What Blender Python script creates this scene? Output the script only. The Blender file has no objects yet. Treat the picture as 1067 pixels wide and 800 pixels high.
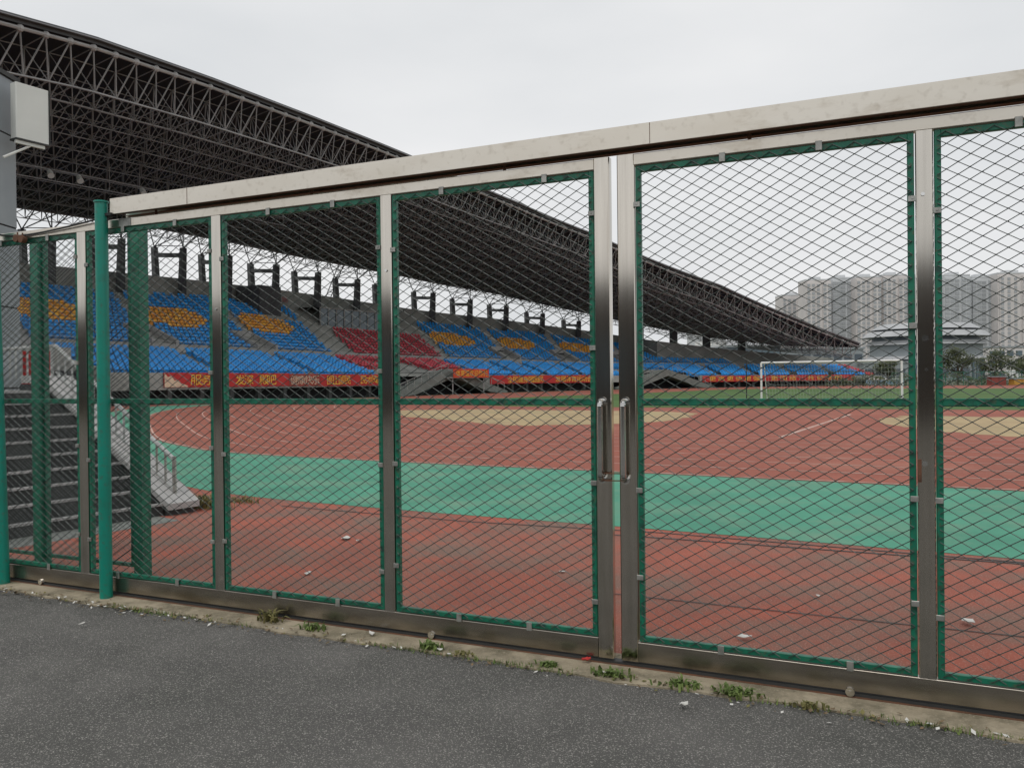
import bpy, bmesh, math, random
from math import radians as rad, sin, cos, pi
from mathutils import Vector, Matrix
random.seed(7)
sc = bpy.context.scene
COL = sc.collection

# ------------------------------------------------------------------ camera
F = 830 / 1067.0
cd = bpy.data.cameras.new('camera')
cam = bpy.data.objects.new('camera', cd); COL.objects.link(cam)
cd.sensor_fit = 'HORIZONTAL'; cd.sensor_width = 36; cd.lens = 36 * F
cd.clip_start = 0.05; cd.clip_end = 5000
PITCH = 4 / 830.0; ROLL = rad(0.6)
cam.matrix_world = (Matrix.Translation((0, 0, 1.6)) @ Matrix.Rotation(pi / 2 - PITCH, 4, 'X')
                    @ Matrix.Rotation(-ROLL, 4, 'Z'))
sc.camera = cam

# ------------------------------------------------------------------ world: overcast sky
SUN_EL, SUN_AZ = rad(58), rad(205)          # azimuth clockwise from +Y
w = bpy.data.worlds.new('World'); sc.world = w; w.use_nodes = True
nt = w.node_tree; nt.nodes.clear()
out = nt.nodes.new('ShaderNodeOutputWorld'); bg = nt.nodes.new('ShaderNodeBackground')
sky = nt.nodes.new('ShaderNodeTexSky'); sky.sky_type = 'NISHITA'; sky.sun_disc = False
sky.sun_elevation = SUN_EL; sky.sun_rotation = SUN_AZ; sky.dust_density = 4; sky.air_density = 1.5
hs = nt.nodes.new('ShaderNodeHueSaturation'); hs.inputs['Saturation'].default_value = 0.22
nt.links.new(sky.outputs[0], hs.inputs['Color'])
tc = nt.nodes.new('ShaderNodeTexCoord')
mp = nt.nodes.new('ShaderNodeMapping'); mp.inputs['Scale'].default_value = (1, 1, 2.6)
nz = nt.nodes.new('ShaderNodeTexNoise'); nz.inputs['Scale'].default_value = 2.1; nz.inputs['Detail'].default_value = 5
nz.inputs['Roughness'].default_value = 0.45
nt.links.new(tc.outputs['Generated'], mp.inputs[0]); nt.links.new(mp.outputs[0], nz.inputs['Vector'])
rp = nt.nodes.new('ShaderNodeValToRGB')
rp.color_ramp.elements[0].position = .3; rp.color_ramp.elements[0].color = (6.5, 6.7, 6.9, 1)
rp.color_ramp.elements[1].position = .72; rp.color_ramp.elements[1].color = (8.35, 8.35, 8.4, 1)
nt.links.new(nz.outputs[0], rp.inputs[0])
mx = nt.nodes.new('ShaderNodeMix'); mx.data_type = 'RGBA'; mx.inputs[0].default_value = 0.9
nt.links.new(hs.outputs[0], mx.inputs[6]); nt.links.new(rp.outputs[0], mx.inputs[7])
nt.links.new(mx.outputs[2], bg.inputs[0]); bg.inputs[1].default_value = 0.1
nt.links.new(bg.outputs[0], out.inputs[0])

# ------------------------------------------------------------------ sun (veiled)
sl = bpy.data.lights.new('sun', 'SUN'); sl.energy = 0.8; sl.angle = rad(18); sl.color = (1, .97, .92)
so = bpy.data.objects.new('sun', sl); COL.objects.link(so)
sd = Vector((sin(SUN_AZ) * cos(SUN_EL), cos(SUN_AZ) * cos(SUN_EL), sin(SUN_EL)))
so.rotation_euler = sd.to_track_quat('Z', 'Y').to_euler(); so.location = sd * 50

sc.view_settings.view_transform = 'Standard'; sc.view_settings.look = 'None'
sc.view_settings.exposure = 0.17; sc.view_settings.gamma = 1; sc.view_settings.use_curve_mapping = False

# ------------------------------------------------------------------ materials
MATS = {}
def mat(name, c1, c2=None, scale=3.0, rough=.8, metal=0.0, detail=6, lo=.35, hi=.65, bump=0, bscale=40,
        speck=None, sscale=300, samount=.5, stretch=(1, 1, 1), stain=None, stscale=.6, stlo=.5, sthi=.7, trans=None, spec=None):
    if name in MATS: return MATS[name]
    m = bpy.data.materials.new(name); m.use_nodes = True; MATS[name] = m
    t = m.node_tree; b = t.nodes['Principled BSDF']
    b.inputs['Roughness'].default_value = rough; b.inputs['Metallic'].default_value = metal
    if spec is not None: b.inputs['Specular IOR Level'].default_value = spec
    tcn = t.nodes.new('ShaderNodeTexCoord'); mpn = t.nodes.new('ShaderNodeMapping')
    mpn.inputs['Scale'].default_value = stretch
    t.links.new(tcn.outputs['Object'], mpn.inputs[0])
    c2 = c2 or tuple(x * .8 for x in c1)
    n = t.nodes.new('ShaderNodeTexNoise'); n.inputs['Scale'].default_value = scale; n.inputs['Detail'].default_value = detail
    t.links.new(mpn.outputs[0], n.inputs['Vector'])
    r = t.nodes.new('ShaderNodeValToRGB'); e = r.color_ramp.elements
    e[0].position = lo; e[1].position = hi; e[0].color = (*c2, 1); e[1].color = (*c1, 1)
    t.links.new(n.outputs[0], r.inputs[0]); cur = r.outputs[0]
    if stain:
        n3 = t.nodes.new('ShaderNodeTexNoise'); n3.inputs['Scale'].default_value = stscale; n3.inputs['Detail'].default_value = 8
        n3.inputs['Roughness'].default_value = .65
        t.links.new(mpn.outputs[0], n3.inputs['Vector'])
        r3 = t.nodes.new('ShaderNodeValToRGB'); r3.color_ramp.elements[0].position = stlo; r3.color_ramp.elements[1].position = sthi
        t.links.new(n3.outputs[0], r3.inputs[0])
        m3 = t.nodes.new('ShaderNodeMix'); m3.data_type = 'RGBA'
        t.links.new(r3.outputs[0], m3.inputs[0]); t.links.new(cur, m3.inputs[6]); m3.inputs[7].default_value = (*stain, 1)
        cur = m3.outputs[2]
    if speck:
        v = t.nodes.new('ShaderNodeTexNoise'); v.inputs['Scale'].default_value = sscale; v.inputs['Detail'].default_value = 2
        t.links.new(tcn.outputs['Object'], v.inputs['Vector'])
        r2 = t.nodes.new('ShaderNodeValToRGB'); r2.color_ramp.elements[0].position = .56; r2.color_ramp.elements[1].position = .72
        t.links.new(v.outputs[0], r2.inputs[0])
        mm = t.nodes.new('ShaderNodeMath'); mm.operation = 'MULTIPLY'; mm.inputs[1].default_value = samount
        t.links.new(r2.outputs[0], mm.inputs[0])
        m2 = t.nodes.new('ShaderNodeMix'); m2.data_type = 'RGBA'
        t.links.new(mm.outputs[0], m2.inputs[0]); t.links.new(cur, m2.inputs[6]); m2.inputs[7].default_value = (*speck, 1)
        cur = m2.outputs[2]
    t.links.new(cur, b.inputs['Base Color'])
    if bump:
        nb = t.nodes.new('ShaderNodeTexNoise'); nb.inputs['Scale'].default_value = bscale; nb.inputs['Detail'].default_value = 4
        t.links.new(mpn.outputs[0], nb.inputs['Vector'])
        bp = t.nodes.new('ShaderNodeBump'); bp.inputs['Strength'].default_value = bump; bp.inputs['Distance'].default_value = .01
        t.links.new(nb.outputs[0], bp.inputs['Height']); t.links.new(bp.outputs[0], b.inputs['Normal'])
    return m

M_asphalt = mat('asphalt', (.122, .118, .11), (.082, .08, .075), 1.2, .92, bump=.9, bscale=160, speck=(.5, .48, .44), sscale=150, samount=.8,
                stain=(.066, .067, .06), stscale=.9, stlo=.45, sthi=.7)
M_apron = mat('worn_red_rubber', (.36, .093, .057), (.25, .08, .055), 1.7, .95, bump=.5, bscale=150, speck=(.5, .33, .26), sscale=90, samount=.7,
              stain=(.2, .115, .086), stscale=.9, stlo=.44, sthi=.62)
M_teal = mat('green_rubber', (.078, .31, .205), (.058, .24, .158), .7, .9, bump=.3, bscale=120, stain=(.15, .28, .19), stscale=.9, stlo=.48, sthi=.7)
M_track = mat('red_track_rubber', (.31, .085, .053), (.25, .076, .049), .5, .9, bump=.3, bscale=120, stain=(.37, .155, .105), stscale=.22, stlo=.52, sthi=.75,
              speck=(.42, .19, .14), sscale=30, samount=.4)
M_line = mat('worn_white_line', (.62, .48, .42), (.42, .22, .17), 4, .9)
M_grass = mat('turf', (.075, .15, .03), (.045, .1, .02), .35, .95, bump=.8, bscale=25, speck=(.13, .18, .05), sscale=9, samount=.5)
M_sand = mat('sand', (.44, .33, .18), (.34, .25, .14), .6, .95, bump=.4, bscale=20, stain=(.36, .33, .17), stscale=.4, stlo=.5, sthi=.8)
M_earth = mat('earth', (.13, .13, .09), (.08, .1, .05), .05, .95)
M_kerb = mat('kerb_concrete', (.40, .34, .245), (.27, .23, .16), 5, .95, bump=.8, bscale=60, stain=(.1, .09, .055), stscale=4.5, stlo=.45, sthi=.72,
             speck=(.42, .37, .28), sscale=90, samount=.5)
M_conc = mat('concrete', (.36, .36, .335), (.26, .265, .245), .35, .9, stain=(.18, .19, .17), stscale=.5, stlo=.5, sthi=.8)
M_conc_grey = mat('weathered_grey_concrete', (.21, .225, .205), (.15, .16, .145), .5, .9, stain=(.1, .11, .1), stscale=.7, stlo=.5, sthi=.75)
M_conc_pale = mat('pale_concrete', (.42, .41, .4), (.3, .3, .29), .6, .9, stain=(.2, .21, .2), stscale=1.2, stlo=.52, sthi=.8, bump=.3, bscale=40)
M_conc_dark = mat('dark_stone_and_shade', (.05, .052, .05), (.03, .032, .032), 1.5, .7)  # dark stone; also carries shade put into the stringer and gate gap
M_steel = mat('stainless_steel', (.62, .58, .52), (.55, .515, .46), 3.0, .12, 1.0, stretch=(14, 14, .5), stain=(.40, .355, .30), stscale=1.1, stlo=.52, sthi=.78)
M_steel_h = mat('stainless_steel_rail', (.68, .635, .56), (.63, .58, .50), 2.0, .28, 1.0, stretch=(1, 2, 3), speck=(.25, .2, .14), sscale=22, samount=.22, stain=(.42, .36, .28), stscale=2.6, stlo=.55, sthi=.8)
M_steel_d = mat('dirty_steel', (.42, .385, .335), (.33, .30, .26), 4.0, .24, .95, stretch=(1, 3, 6), stain=(.25, .21, .16), stscale=1.6, stlo=.5, sthi=.75)
M_bolt = mat('polished_steel', (.75, .74, .72), (.6, .6, .58), 8, .14, 1.0)
M_clip = mat('grey_clip', (.45, .45, .42), (.3, .3, .28), 20, .45, .7)
M_gframe = mat('green_frame_paint', (.006, .17, .098), (.004, .115, .068), 9, .42, stain=(.012, .06, .045), stscale=14, stlo=.54, sthi=.66, speck=(.12, .07, .04), sscale=45, samount=.45)
M_gpost = mat('green_post_paint', (.004, .25, .185), (.003, .21, .15), 2, .38, stain=(.02, .15, .11), stscale=5, stlo=.54, sthi=.72, speck=(.07, .1, .07), sscale=30, samount=.5)
M_wire = mat('wire_green_grey', (.028, .042, .036), (.018, .028, .024), 30, .5, .2)
M_wire_lit = mat('wire_skylit_grey', (.15, .165, .155), (.09, .1, .095), 30, .5, .3)  # lighter copy of the wire grey, sky light painted into these strands
M_black = mat('black_rubber', (.02, .02, .02), None, 10, .6)
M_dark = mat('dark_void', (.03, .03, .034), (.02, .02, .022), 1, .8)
M_deck = mat('roof_deck', (.026, .026, .029), (.017, .017, .019), .3, .8)
M_fascia = mat('roof_fascia', (.1, .103, .11), (.07, .072, .078), .5, .6)
M_fascia_l = mat('roof_gutter', (.3, .31, .33), None, .5, .5)
M_tube = mat('grey_tube_paint', (.36, .36, .36), (.26, .26, .26), .7, .5)
M_chord = mat('skylit_tube_paint', (.46, .46, .46), (.36, .36, .36), .7, .5)  # same tube paint, lightened for sky light on the front chord
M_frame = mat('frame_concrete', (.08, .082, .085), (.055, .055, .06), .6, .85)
M_blue = mat('blue_plastic', (.014, .36, .86), (.012, .24, .62), 2.2, .5, lo=.4, hi=.6)
M_orange = mat('orange_plastic', (.9, .5, .06), (.72, .25, .03), 2.2, .5, lo=.4, hi=.6)
M_redseat = mat('red_plastic', (.55, .045, .07), (.4, .035, .055), 2.2, .5)
M_banner = mat('red_banner_cloth', (.50, .035, .03), (.42, .025, .028), .5, .8)
M_banner2 = mat('orange_red_banner_cloth', (.62, .075, .025), (.52, .05, .02), .5, .8)
M_yellow = mat('yellow_lettering', (.85, .58, .08), (.75, .45, .06), 2, .7)
M_cream = mat('cream_lettering', (.75, .6, .42), (.6, .42, .3), 2, .7)
M_white = mat('white_paint', (.78, .78, .77), (.66, .66, .65), 2, .55)
M_glass = mat('blue_grey_glass', (.12, .17, .2), (.07, .1, .12), .6, .15)
M_pillar = mat('grey_cladding', (.28, .31, .33), (.23, .26, .28), 1.2, .5, stain=(.22, .25, .27), stscale=.8, stlo=.5, sthi=.8)
M_box = mat('off_white_panel', (.72, .73, .69), (.66, .67, .63), 1.5, .5)
M_rust = mat('rust', (.16, .07, .035), (.1, .05, .03), 12, .8)
M_paper = mat('paper', (.7, .69, .66), (.55, .54, .5), 20, .9)
M_weed = mat('weed_leaf', (.15, .2, .05), (.08, .13, .03), 8, .8)
M_weed2 = mat('dry_weed', (.2, .17, .06), (.12, .12, .04), 8, .85)
M_litter = mat('dead_leaf', (.2, .14, .08), (.09, .07, .04), 15, .9)
M_leaf = mat('tree_leaf', (.085, .1, .04), (.04, .058, .022), .5, .8)
M_bark = mat('bark', (.1, .08, .06), None, 3, .9)
M_tower = mat('tower_render', (.66, .625, .61), (.58, .555, .545), .05, .9)  # pale render, lightened further in place of distance haze
M_tower2 = mat('tower_render_cool', (.60, .615, .63), (.54, .555, .57), .05, .9)  # cool render, raised in tone for the same haze
M_towerwin = mat('tower_window', (.38, .395, .41), (.31, .325, .34), .2, .3)  # window tone lifted so that haze is painted into it
M_bldg = mat('grey_block', (.30, .33, .345), (.25, .28, .29), .08, .8)
M_bldgd = mat('dark_block', (.1, .125, .15), (.07, .09, .11), .1, .5)
M_net = mat('net_cord', (.6, .6, .6), None, 5, .8)
M_gnet = mat('background_mesh', (.03, .14, .09), (.02, .08, .06), .5, .7)
M_disc = mat('greyed_white_roof', (.44, .45, .46), (.37, .38, .39), .3, .7)  # one greyed white for the disc roofs
M_rail = mat('weathered_rail_paint', (.42, .43, .42), (.28, .29, .28), 6, .7)
M_board = mat('faded_blue_board', (.2, .32, .42), (.15, .25, .34), .8, .6)
M_banner3 = mat('brownish_banner_cloth', (.36, .07, .05), (.28, .06, .045), 1.5, .8)
M_boxred = mat('dull_red_sheet', (.25, .06, .045), (.18, .045, .035), .8, .7)
M_kyel = mat('dull_yellow_sheet', (.5, .3, .05), (.4, .24, .04), .8, .7)
M_brick = mat('brick_wall', (.055, .04, .03), (.035, .028, .022), .6, .9)

# ------------------------------------------------------------------ helpers
XF = {}                                       # thing -> matrix, for meshes given in world space
class MB:
    def __init__(s): s.v = []; s.f = []; s.m = []
    def quad(s, a, b, c, d, m=0):
        k = len(s.v); s.v += [tuple(a), tuple(b), tuple(c), tuple(d)]; s.f.append((k, k + 1, k + 2, k + 3)); s.m.append(m)
    def poly(s, pts, m=0):
        k = len(s.v); s.v += [tuple(p) for p in pts]; s.f.append(tuple(range(k, k + len(pts)))); s.m.append(m)
    def hexa(s, p, m=0):                      # 8 corners, bottom 4 (ccw) then top 4
        k = len(s.v); s.v += [tuple(q) for q in p]
        for q in ((3, 2, 1, 0), (4, 5, 6, 7), (0, 1, 5, 4), (1, 2, 6, 5), (2, 3, 7, 6), (3, 0, 4, 7)):
            s.f.append(tuple(k + i for i in q)); s.m.append(m)
    def box(s, x0, x1, y0, y1, z0, z1, m=0):
        s.hexa([(x0, y0, z0), (x1, y0, z0), (x1, y1, z0), (x0, y1, z0), (x0, y0, z1), (x1, y0, z1), (x1, y1, z1), (x0, y1, z1)], m)
    def cbox(s, x0, x1, y0, y1, z0, z1, c=.004, m=0):   # box whose long (z or x) edges are chamfered by extruding an octagon
        dx, dy, dz = x1 - x0, y1 - y0, z1 - z0
        def octo(a0, a1, b0, b1): return [(a0 + c, b0), (a1 - c, b0), (a1, b0 + c), (a1, b1 - c), (a1 - c, b1), (a0 + c, b1), (a0, b1 - c), (a0, b0 + c)]
        if dz >= dx:
            o = octo(x0, x1, y0, y1); lo = [(a, b, z0) for a, b in o]; hi = [(a, b, z1) for a, b in o]
        else:
            o = octo(y0, y1, z0, z1); lo = [(x0, a, b) for a, b in o]; hi = [(x1, a, b) for a, b in o]
        k = len(s.v); s.v += lo + hi
        for i in range(8):
            j = (i + 1) % 8; s.f.append((k + i, k + j, k + 8 + j, k + 8 + i)); s.m.append(m)
        s.f.append(tuple(range(k + 7, k - 1, -1))); s.f.append(tuple(range(k + 8, k + 16))); s.m += [m, m]
    def tube(s, p, q, r, n=6, m=0, r2=None, caps=True):
        p = Vector(p); q = Vector(q); d = q - p
        if d.length < 1e-6: return
        d.normalize(); a = d.orthogonal().normalized(); b = d.cross(a); r2 = r if r2 is None else r2
        k = len(s.v)
        for P, R in ((p, r), (q, r2)):
            for i in range(n):
                t = 2 * pi * i / n; s.v.append(tuple(P + a * (cos(t) * R) + b * (sin(t) * R)))
        for i in range(n):
            j = (i + 1) % n; s.f.append((k + i, k + j, k + n + j, k + n + i)); s.m.append(m)
        if caps:
            s.f.append(tuple(range(k + n - 1, k - 1, -1))); s.f.append(tuple(range(k + n, k + 2 * n))); s.m += [m, m]
    def path(s, pts, r, n=8, m=0):
        for a, b in zip(pts[:-1], pts[1:]): s.tube(a, b, r, n, m)
    def octa(s, c, r, m=0, rz=None):
        c = Vector(c); rz = rz or r; k = len(s.v)
        s.v += [tuple(c + Vector(d)) for d in ((r, 0, 0), (0, r, 0), (-r, 0, 0), (0, -r, 0), (0, 0, rz), (0, 0, -rz))]
        for f in ((0, 1, 4), (1, 2, 4), (2, 3, 4), (3, 0, 4), (1, 0, 5), (2, 1, 5), (3, 2, 5), (0, 3, 5)):
            s.f.append(tuple(k + i for i in f)); s.m.append(m)
    def ball(s, c, r, m=0, n=8, k2=5):
        c = Vector(c); k = len(s.v)
        for j in range(k2 + 1):
            t = pi * j / k2
            for i in range(n): s.v.append(tuple(c + Vector((r * sin(t) * cos(2 * pi * i / n), r * sin(t) * sin(2 * pi * i / n), r * cos(t)))))
        for j in range(k2):
            for i in range(n):
                i2 = (i + 1) % n; s.f.append((k + j * n + i, k + (j + 1) * n + i, k + (j + 1) * n + i2, k + j * n + i2)); s.m.append(m)
    def mesh(s, name, mats, smooth=False):
        me = bpy.data.meshes.new(name); me.from_pydata(s.v, [], s.f)
        for mm in (mats if isinstance(mats, (list, tuple)) else [mats]): me.materials.append(mm)
        me.polygons.foreach_set('material_index', s.m)
        if smooth: me.polygons.foreach_set('use_smooth', [True] * len(s.f))
        me.update(); return me
    def build(s, name, mats, parent=None, world=False, smooth=False):
        if world and parent is not None:
            inv = XF[parent].inverted(); s.v = [tuple(inv @ Vector(p)) for p in s.v]
        o = bpy.data.objects.new(name, s.mesh(name, mats, smooth)); COL.objects.link(o)
        if parent is not None: o.parent = parent
        return o
def tag(o, label=None, cat=None, group=None, kind=None):
    if label: o['label'] = label
    if cat: o['category'] = cat
    if group: o['group'] = group
    if kind: o['kind'] = kind
    return o
def thing(name, label, cat, loc=(0, 0, 0), rz=0, group=None):
    o = bpy.data.objects.new(name, None); COL.objects.link(o); o.empty_display_size = .2
    o.location = loc; o.rotation_euler = (0, 0, rz); XF[o] = Matrix.Translation(loc) @ Matrix.Rotation(rz, 4, 'Z')
    return tag(o, label, cat, group)
def struct(name, mb, m, **k): return tag(mb.build(name, m, **k), kind='structure')
def lerp(tab, x):
    if x <= tab[0][0]: return tab[0][1]
    for (a, b), (c, d) in zip(tab[:-1], tab[1:]):
        if x <= c: return b + (d - b) * (x - a) / (c - a)
    return tab[-1][1]
def catmull(P, n=8):
    o = []; P = [Vector(p) for p in P]
    for i in range(len(P) - 1):
        a = P[max(i - 1, 0)]; b = P[i]; c = P[i + 1]; d = P[min(i + 2, len(P) - 1)]
        for k in range(n):
            t = k / n
            o.append(.5 * ((2 * b) + (c - a) * t + (2 * a - 5 * b + 4 * c - d) * t * t + (3 * b - a - 3 * c + d) * t ** 3))
    o.append(P[-1]); return o

# ------------------------------------------------------------------ plan of the curved grandstand: u along its front, o outwards
TH = rad(27.8); D2 = Vector((sin(TH), cos(TH))); N2 = Vector((-cos(TH), sin(TH))); P_OFF = 52; R_ARC = 110; U0 = 72.066
def nrm(u):
    if u <= U0: return N2
    a = (u - U0) / R_ARC; return N2 * cos(a) + D2 * sin(a)
def S(u, o, z):
    if u <= U0: p = N2 * (P_OFF + o) + D2 * u
    else: p = N2 * P_OFF + D2 * U0 - N2 * R_ARC + nrm(u) * (R_ARC + o)
    return (p.x, p.y, z)
def rotz(u): n = nrm(u); return math.atan2(-n.x, n.y)

# ================================================================== GROUND
Z_AP, Z_TEAL, Z_TR, Z_GR, Z_LN = 0.0, .004, .008, .012, .013
g = MB(); g.quad((-900, -300, -.03), (1200, -300, -.03), (1200, 1500, -.03), (-900, 1500, -.03)); struct('ground', g, M_earth)
GC = Vector((-.7595, 5.049)); GD = Vector((.9157, -.4019)); GN = Vector((.4019, .9157)); GRZ = math.atan2(GD.y, GD.x)
def G2(t, y): p = GC + GD * t + GN * y; return p
def gp(t, y, z): p = G2(t, y); return (p.x, p.y, z)
# asphalt road on our side, kerb strip, worn red rubber on the far side
a = MB(); a.quad(gp(-30, -40, -.004), gp(40, -40, -.004), gp(40, -.1, -.004), gp(-30, -.1, -.004)); struct('road', a, M_asphalt)
k = MB(); NK = 240; rnd = random.Random(3); e0 = []
for i in range(NK + 1):
    t = -8 + 18 * i / NK
    e0.append((t, -.235 + .02 * sin(t * 3.1) + .012 * sin(t * 11) + rnd.uniform(-.008, .008)))
for (t0, y0), (t1, y1) in zip(e0[:-1], e0[1:]):
    k.quad(gp(t0, y0, .006), gp(t1, y1, .006), gp(t1, .16, .007), gp(t0, .16, .007))
    k.quad(gp(t0, y0, -.02), gp(t1, y1, -.02), gp(t1, y1, .006), gp(t0, y0, .006))
k.quad(gp(-8, .16, .007), gp(10, .16, .007), gp(10, .162, -.02), gp(-8, .162, -.02))
struct('kerb', k, M_kerb)
ap = MB(); ap.poly([gp(-30, .1, Z_AP), gp(40, .1, Z_AP), (60, 40, Z_AP), (-10, 70, Z_AP), (-40, 60, Z_AP)]); struct('apron', ap, M_apron)
BP = [(48, -14), (34, -5.5), (20, 3), (12.5, 7.7), (7, 10.9), (2.3, 13.4), (-2.2, 15.7), (-6.4, 18.2), (-8.4, 20.3), (-10.4, 23.2), (-13.5, 29.5), (-17, 37), (-19.7, 44),
      (-21.6, 52), (-22, 60)]
B = catmull(BP, 6)
tail = [Vector(S(u, -3, 0)[:2]) for u in range(50, 172, 4)]
tr = MB(); tr.poly([(p.x, p.y, Z_TR) for p in B + tail] + [(80, 135, Z_TR), (120, 118, Z_TR), (140, 60, Z_TR), (120, -20, Z_TR)][:4]); struct('track', tr, M_track)
B2P = [(44, -21), (30, -12), (16, .3), (9, 4.3), (4.4, 6.9), (1.4, 8.5), (-1.4, 9.9), (-4.1, 11.5), (-6, 13.4), (-8.5, 16.5), (-11.5, 20.5), (-15.8, 28), (-20, 37), (-24, 49), (-25.5, 58)]
B2 = catmull(B2P, 6); te = MB()
for i in range(len(B) - 1): te.quad((*B2[i], Z_TEAL), (*B2[i + 1], Z_TEAL), (*B[i + 1], Z_TEAL), (*B[i], Z_TEAL))
struct('green_path', te, M_teal)
# lane lines
ln = MB()
for kx in range(0, 9):
    off = .05 + 1.22 * kx; pts = []
    for i in range(len(B)):
        d = (B[min(i + 1, len(B) - 1)] - B[max(i - 1, 0)]).normalized(); nn = Vector((d.y, -d.x))
        pts.append((B[i] + nn * off, nn))
    for (p, n1), (q, n2) in zip(pts[:-1], pts[1:]):
        wd = .05 if kx else .06
        ln.quad((*p, Z_LN), (*q, Z_LN), (*(q + n2 * wd), Z_LN), (*(p + n1 * wd), Z_LN))
ln.quad((9.7, 19.7, Z_LN), (9.78, 19.6, Z_LN), (14.28, 33.6, Z_LN), (14.2, 33.7, Z_LN)) if 0 else ln.quad((7.05, 21.15, Z_LN), (7.15, 21.1, Z_LN), (14.3, 33.5, Z_LN), (14.2, 33.6, Z_LN))
struct('lane_lines', ln, M_line)
gr = MB(); gl = [(-8.5, 57.2), (-2, 69), (6, 80), (14.2, 88), (24, 102), (31, 111), (36.5, 112.8), (44, 108), (56.8, 96), (80, 78), (90, 50), (70, 10), (38, 27.3), (23.3, 35.8), (.9, 47.6)]
gr.poly([(*p, Z_GR) for p in gl]); struct('grass_field', gr, M_grass)
for pts in ([(-6, 43.6), (-5.3, 37.3), (-2.5, 32.1), (-.7, 28.8), (.9, 27.9), (2.9, 28.2), (5.3, 29.3), (7, 32.3), (8.1, 36.6), (5.1, 40), (1.5, 42), (-1.8, 43.9)],
            [(15.8, 32), (19.1, 29.8), (24, 26.8), (22, 20), (17.5, 18.6), (13.1, 20.5), (12.4, 22.3), (12.2, 24.5), (13.4, 29)]):
    s_ = MB(); s_.poly([(*p, Z_GR - .001) for p in [(v[0] + rnd.uniform(-.22, .22), v[1] + rnd.uniform(-.3, .3)) for v in catmull(pts + pts[:1], 9)][:-1]]); struct('sand', s_, M_sand)
# drain slots / seams in the rubber
dr = MB()
for pts, wd in (([(-4.6, 9.2), (-4.1, 10.1), (-3.6, 11.0)], .05), ([(.9, 8.2), (1.5, 7.95), (4.2, 6.75), (9, 4.0)], .035), ([(.6, 5.98), (1.1, 5.75), (3.2, 4.8), (6, 3.5)], .016), ([(-3, 10.3), (-.5, 9.0), (1.5, 8.25), (4.4, 6.72), (9, 4.15)], .03)):
    for p, q in zip(pts[:-1], pts[1:]):
        p = Vector(p); q = Vector(q); n = (q - p).normalized(); n = Vector((-n.y, n.x)) * wd
        dr.quad((*p, .0055), (*q, .0055), (*(q + n), .0055), (*(p + n), .0055))
struct('drain', dr, M_conc_dark)
pad = MB(); pad.poly([(-7.6, 8.6, .003), (-5.2, 7.4, .003), (-3.9, 9.3, .003), (-6, 11, .003)]); struct('pavement', pad, M_conc_grey)

# ================================================================== GATE
DW, DH = .100, .060                               # diamond of the woven wire
def wire_mesh(x0, x1, z0, z1, y=-.019, r=.0023):
    mb = MB(); sl_ = DH / DW; rr = random.Random(int(x0 * 1000))
    for sg in (1, -1):
        yy = y - .0012 * sg
        c = (z0 - (sl_ * (x1 if sg > 0 else -x0))) // DH * DH
        top = z1 - (sl_ * (x0 if sg > 0 else -x1))
        while c < top:
            # z = c + sg*sl*x
            xa, xb = x0, x1
            za, zb = c + sg * sl_ * xa, c + sg * sl_ * xb
            def clip(xq, zq, lim): return (xq + (lim - zq) / (sg * sl_), lim)
            if sg > 0:
                if za < z0: xa, za = clip(xa, za, z0)
                if zb > z1: xb, zb = clip(xb, zb, z1)
            else:
                if za > z1: xa, za = clip(xa, za, z1)
                if zb < z0: xb, zb = clip(xb, zb, z0)
            if xb - xa > .004:
                j = rr.uniform(-.0022, .0022); j2 = rr.uniform(-.0022, .0022)
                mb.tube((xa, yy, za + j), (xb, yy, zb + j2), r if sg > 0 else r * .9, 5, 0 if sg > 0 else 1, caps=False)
            c += DH
    # woven knots where the wires cross
    i0 = int(x0 / (DW / 2)) - 1
    for i in range(i0, int(x1 / (DW / 2)) + 2):
        for kz in range(int(z0 / (DH / 2)) - 1, int(z1 / (DH / 2)) + 2):
            if (i + kz) % 2: continue
            x, z = i * DW / 2, kz * DH / 2
            if x0 + .003 < x < x1 - .003 and z0 + .003 < z < z1 - .003: mb.octa((x, y - .001, z), .0052, 0, .0036)
    return mb
def frame_mb(x0, x1, z0, z1, wd=.03, y0=-.014, y1=.016):
    mb = MB()
    mb.cbox(x0, x0 + wd, y0, y1, z0, z1, .003); mb.cbox(x1 - wd, x1, y0, y1, z0, z1, .003)
    mb.cbox(x0 + wd, x1 - wd, y0, y1, z0, z0 + wd, .003); mb.cbox(x0 + wd, x1 - wd, y0, y1, z1 - wd - .004, z1, .003)
    return mb
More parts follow.
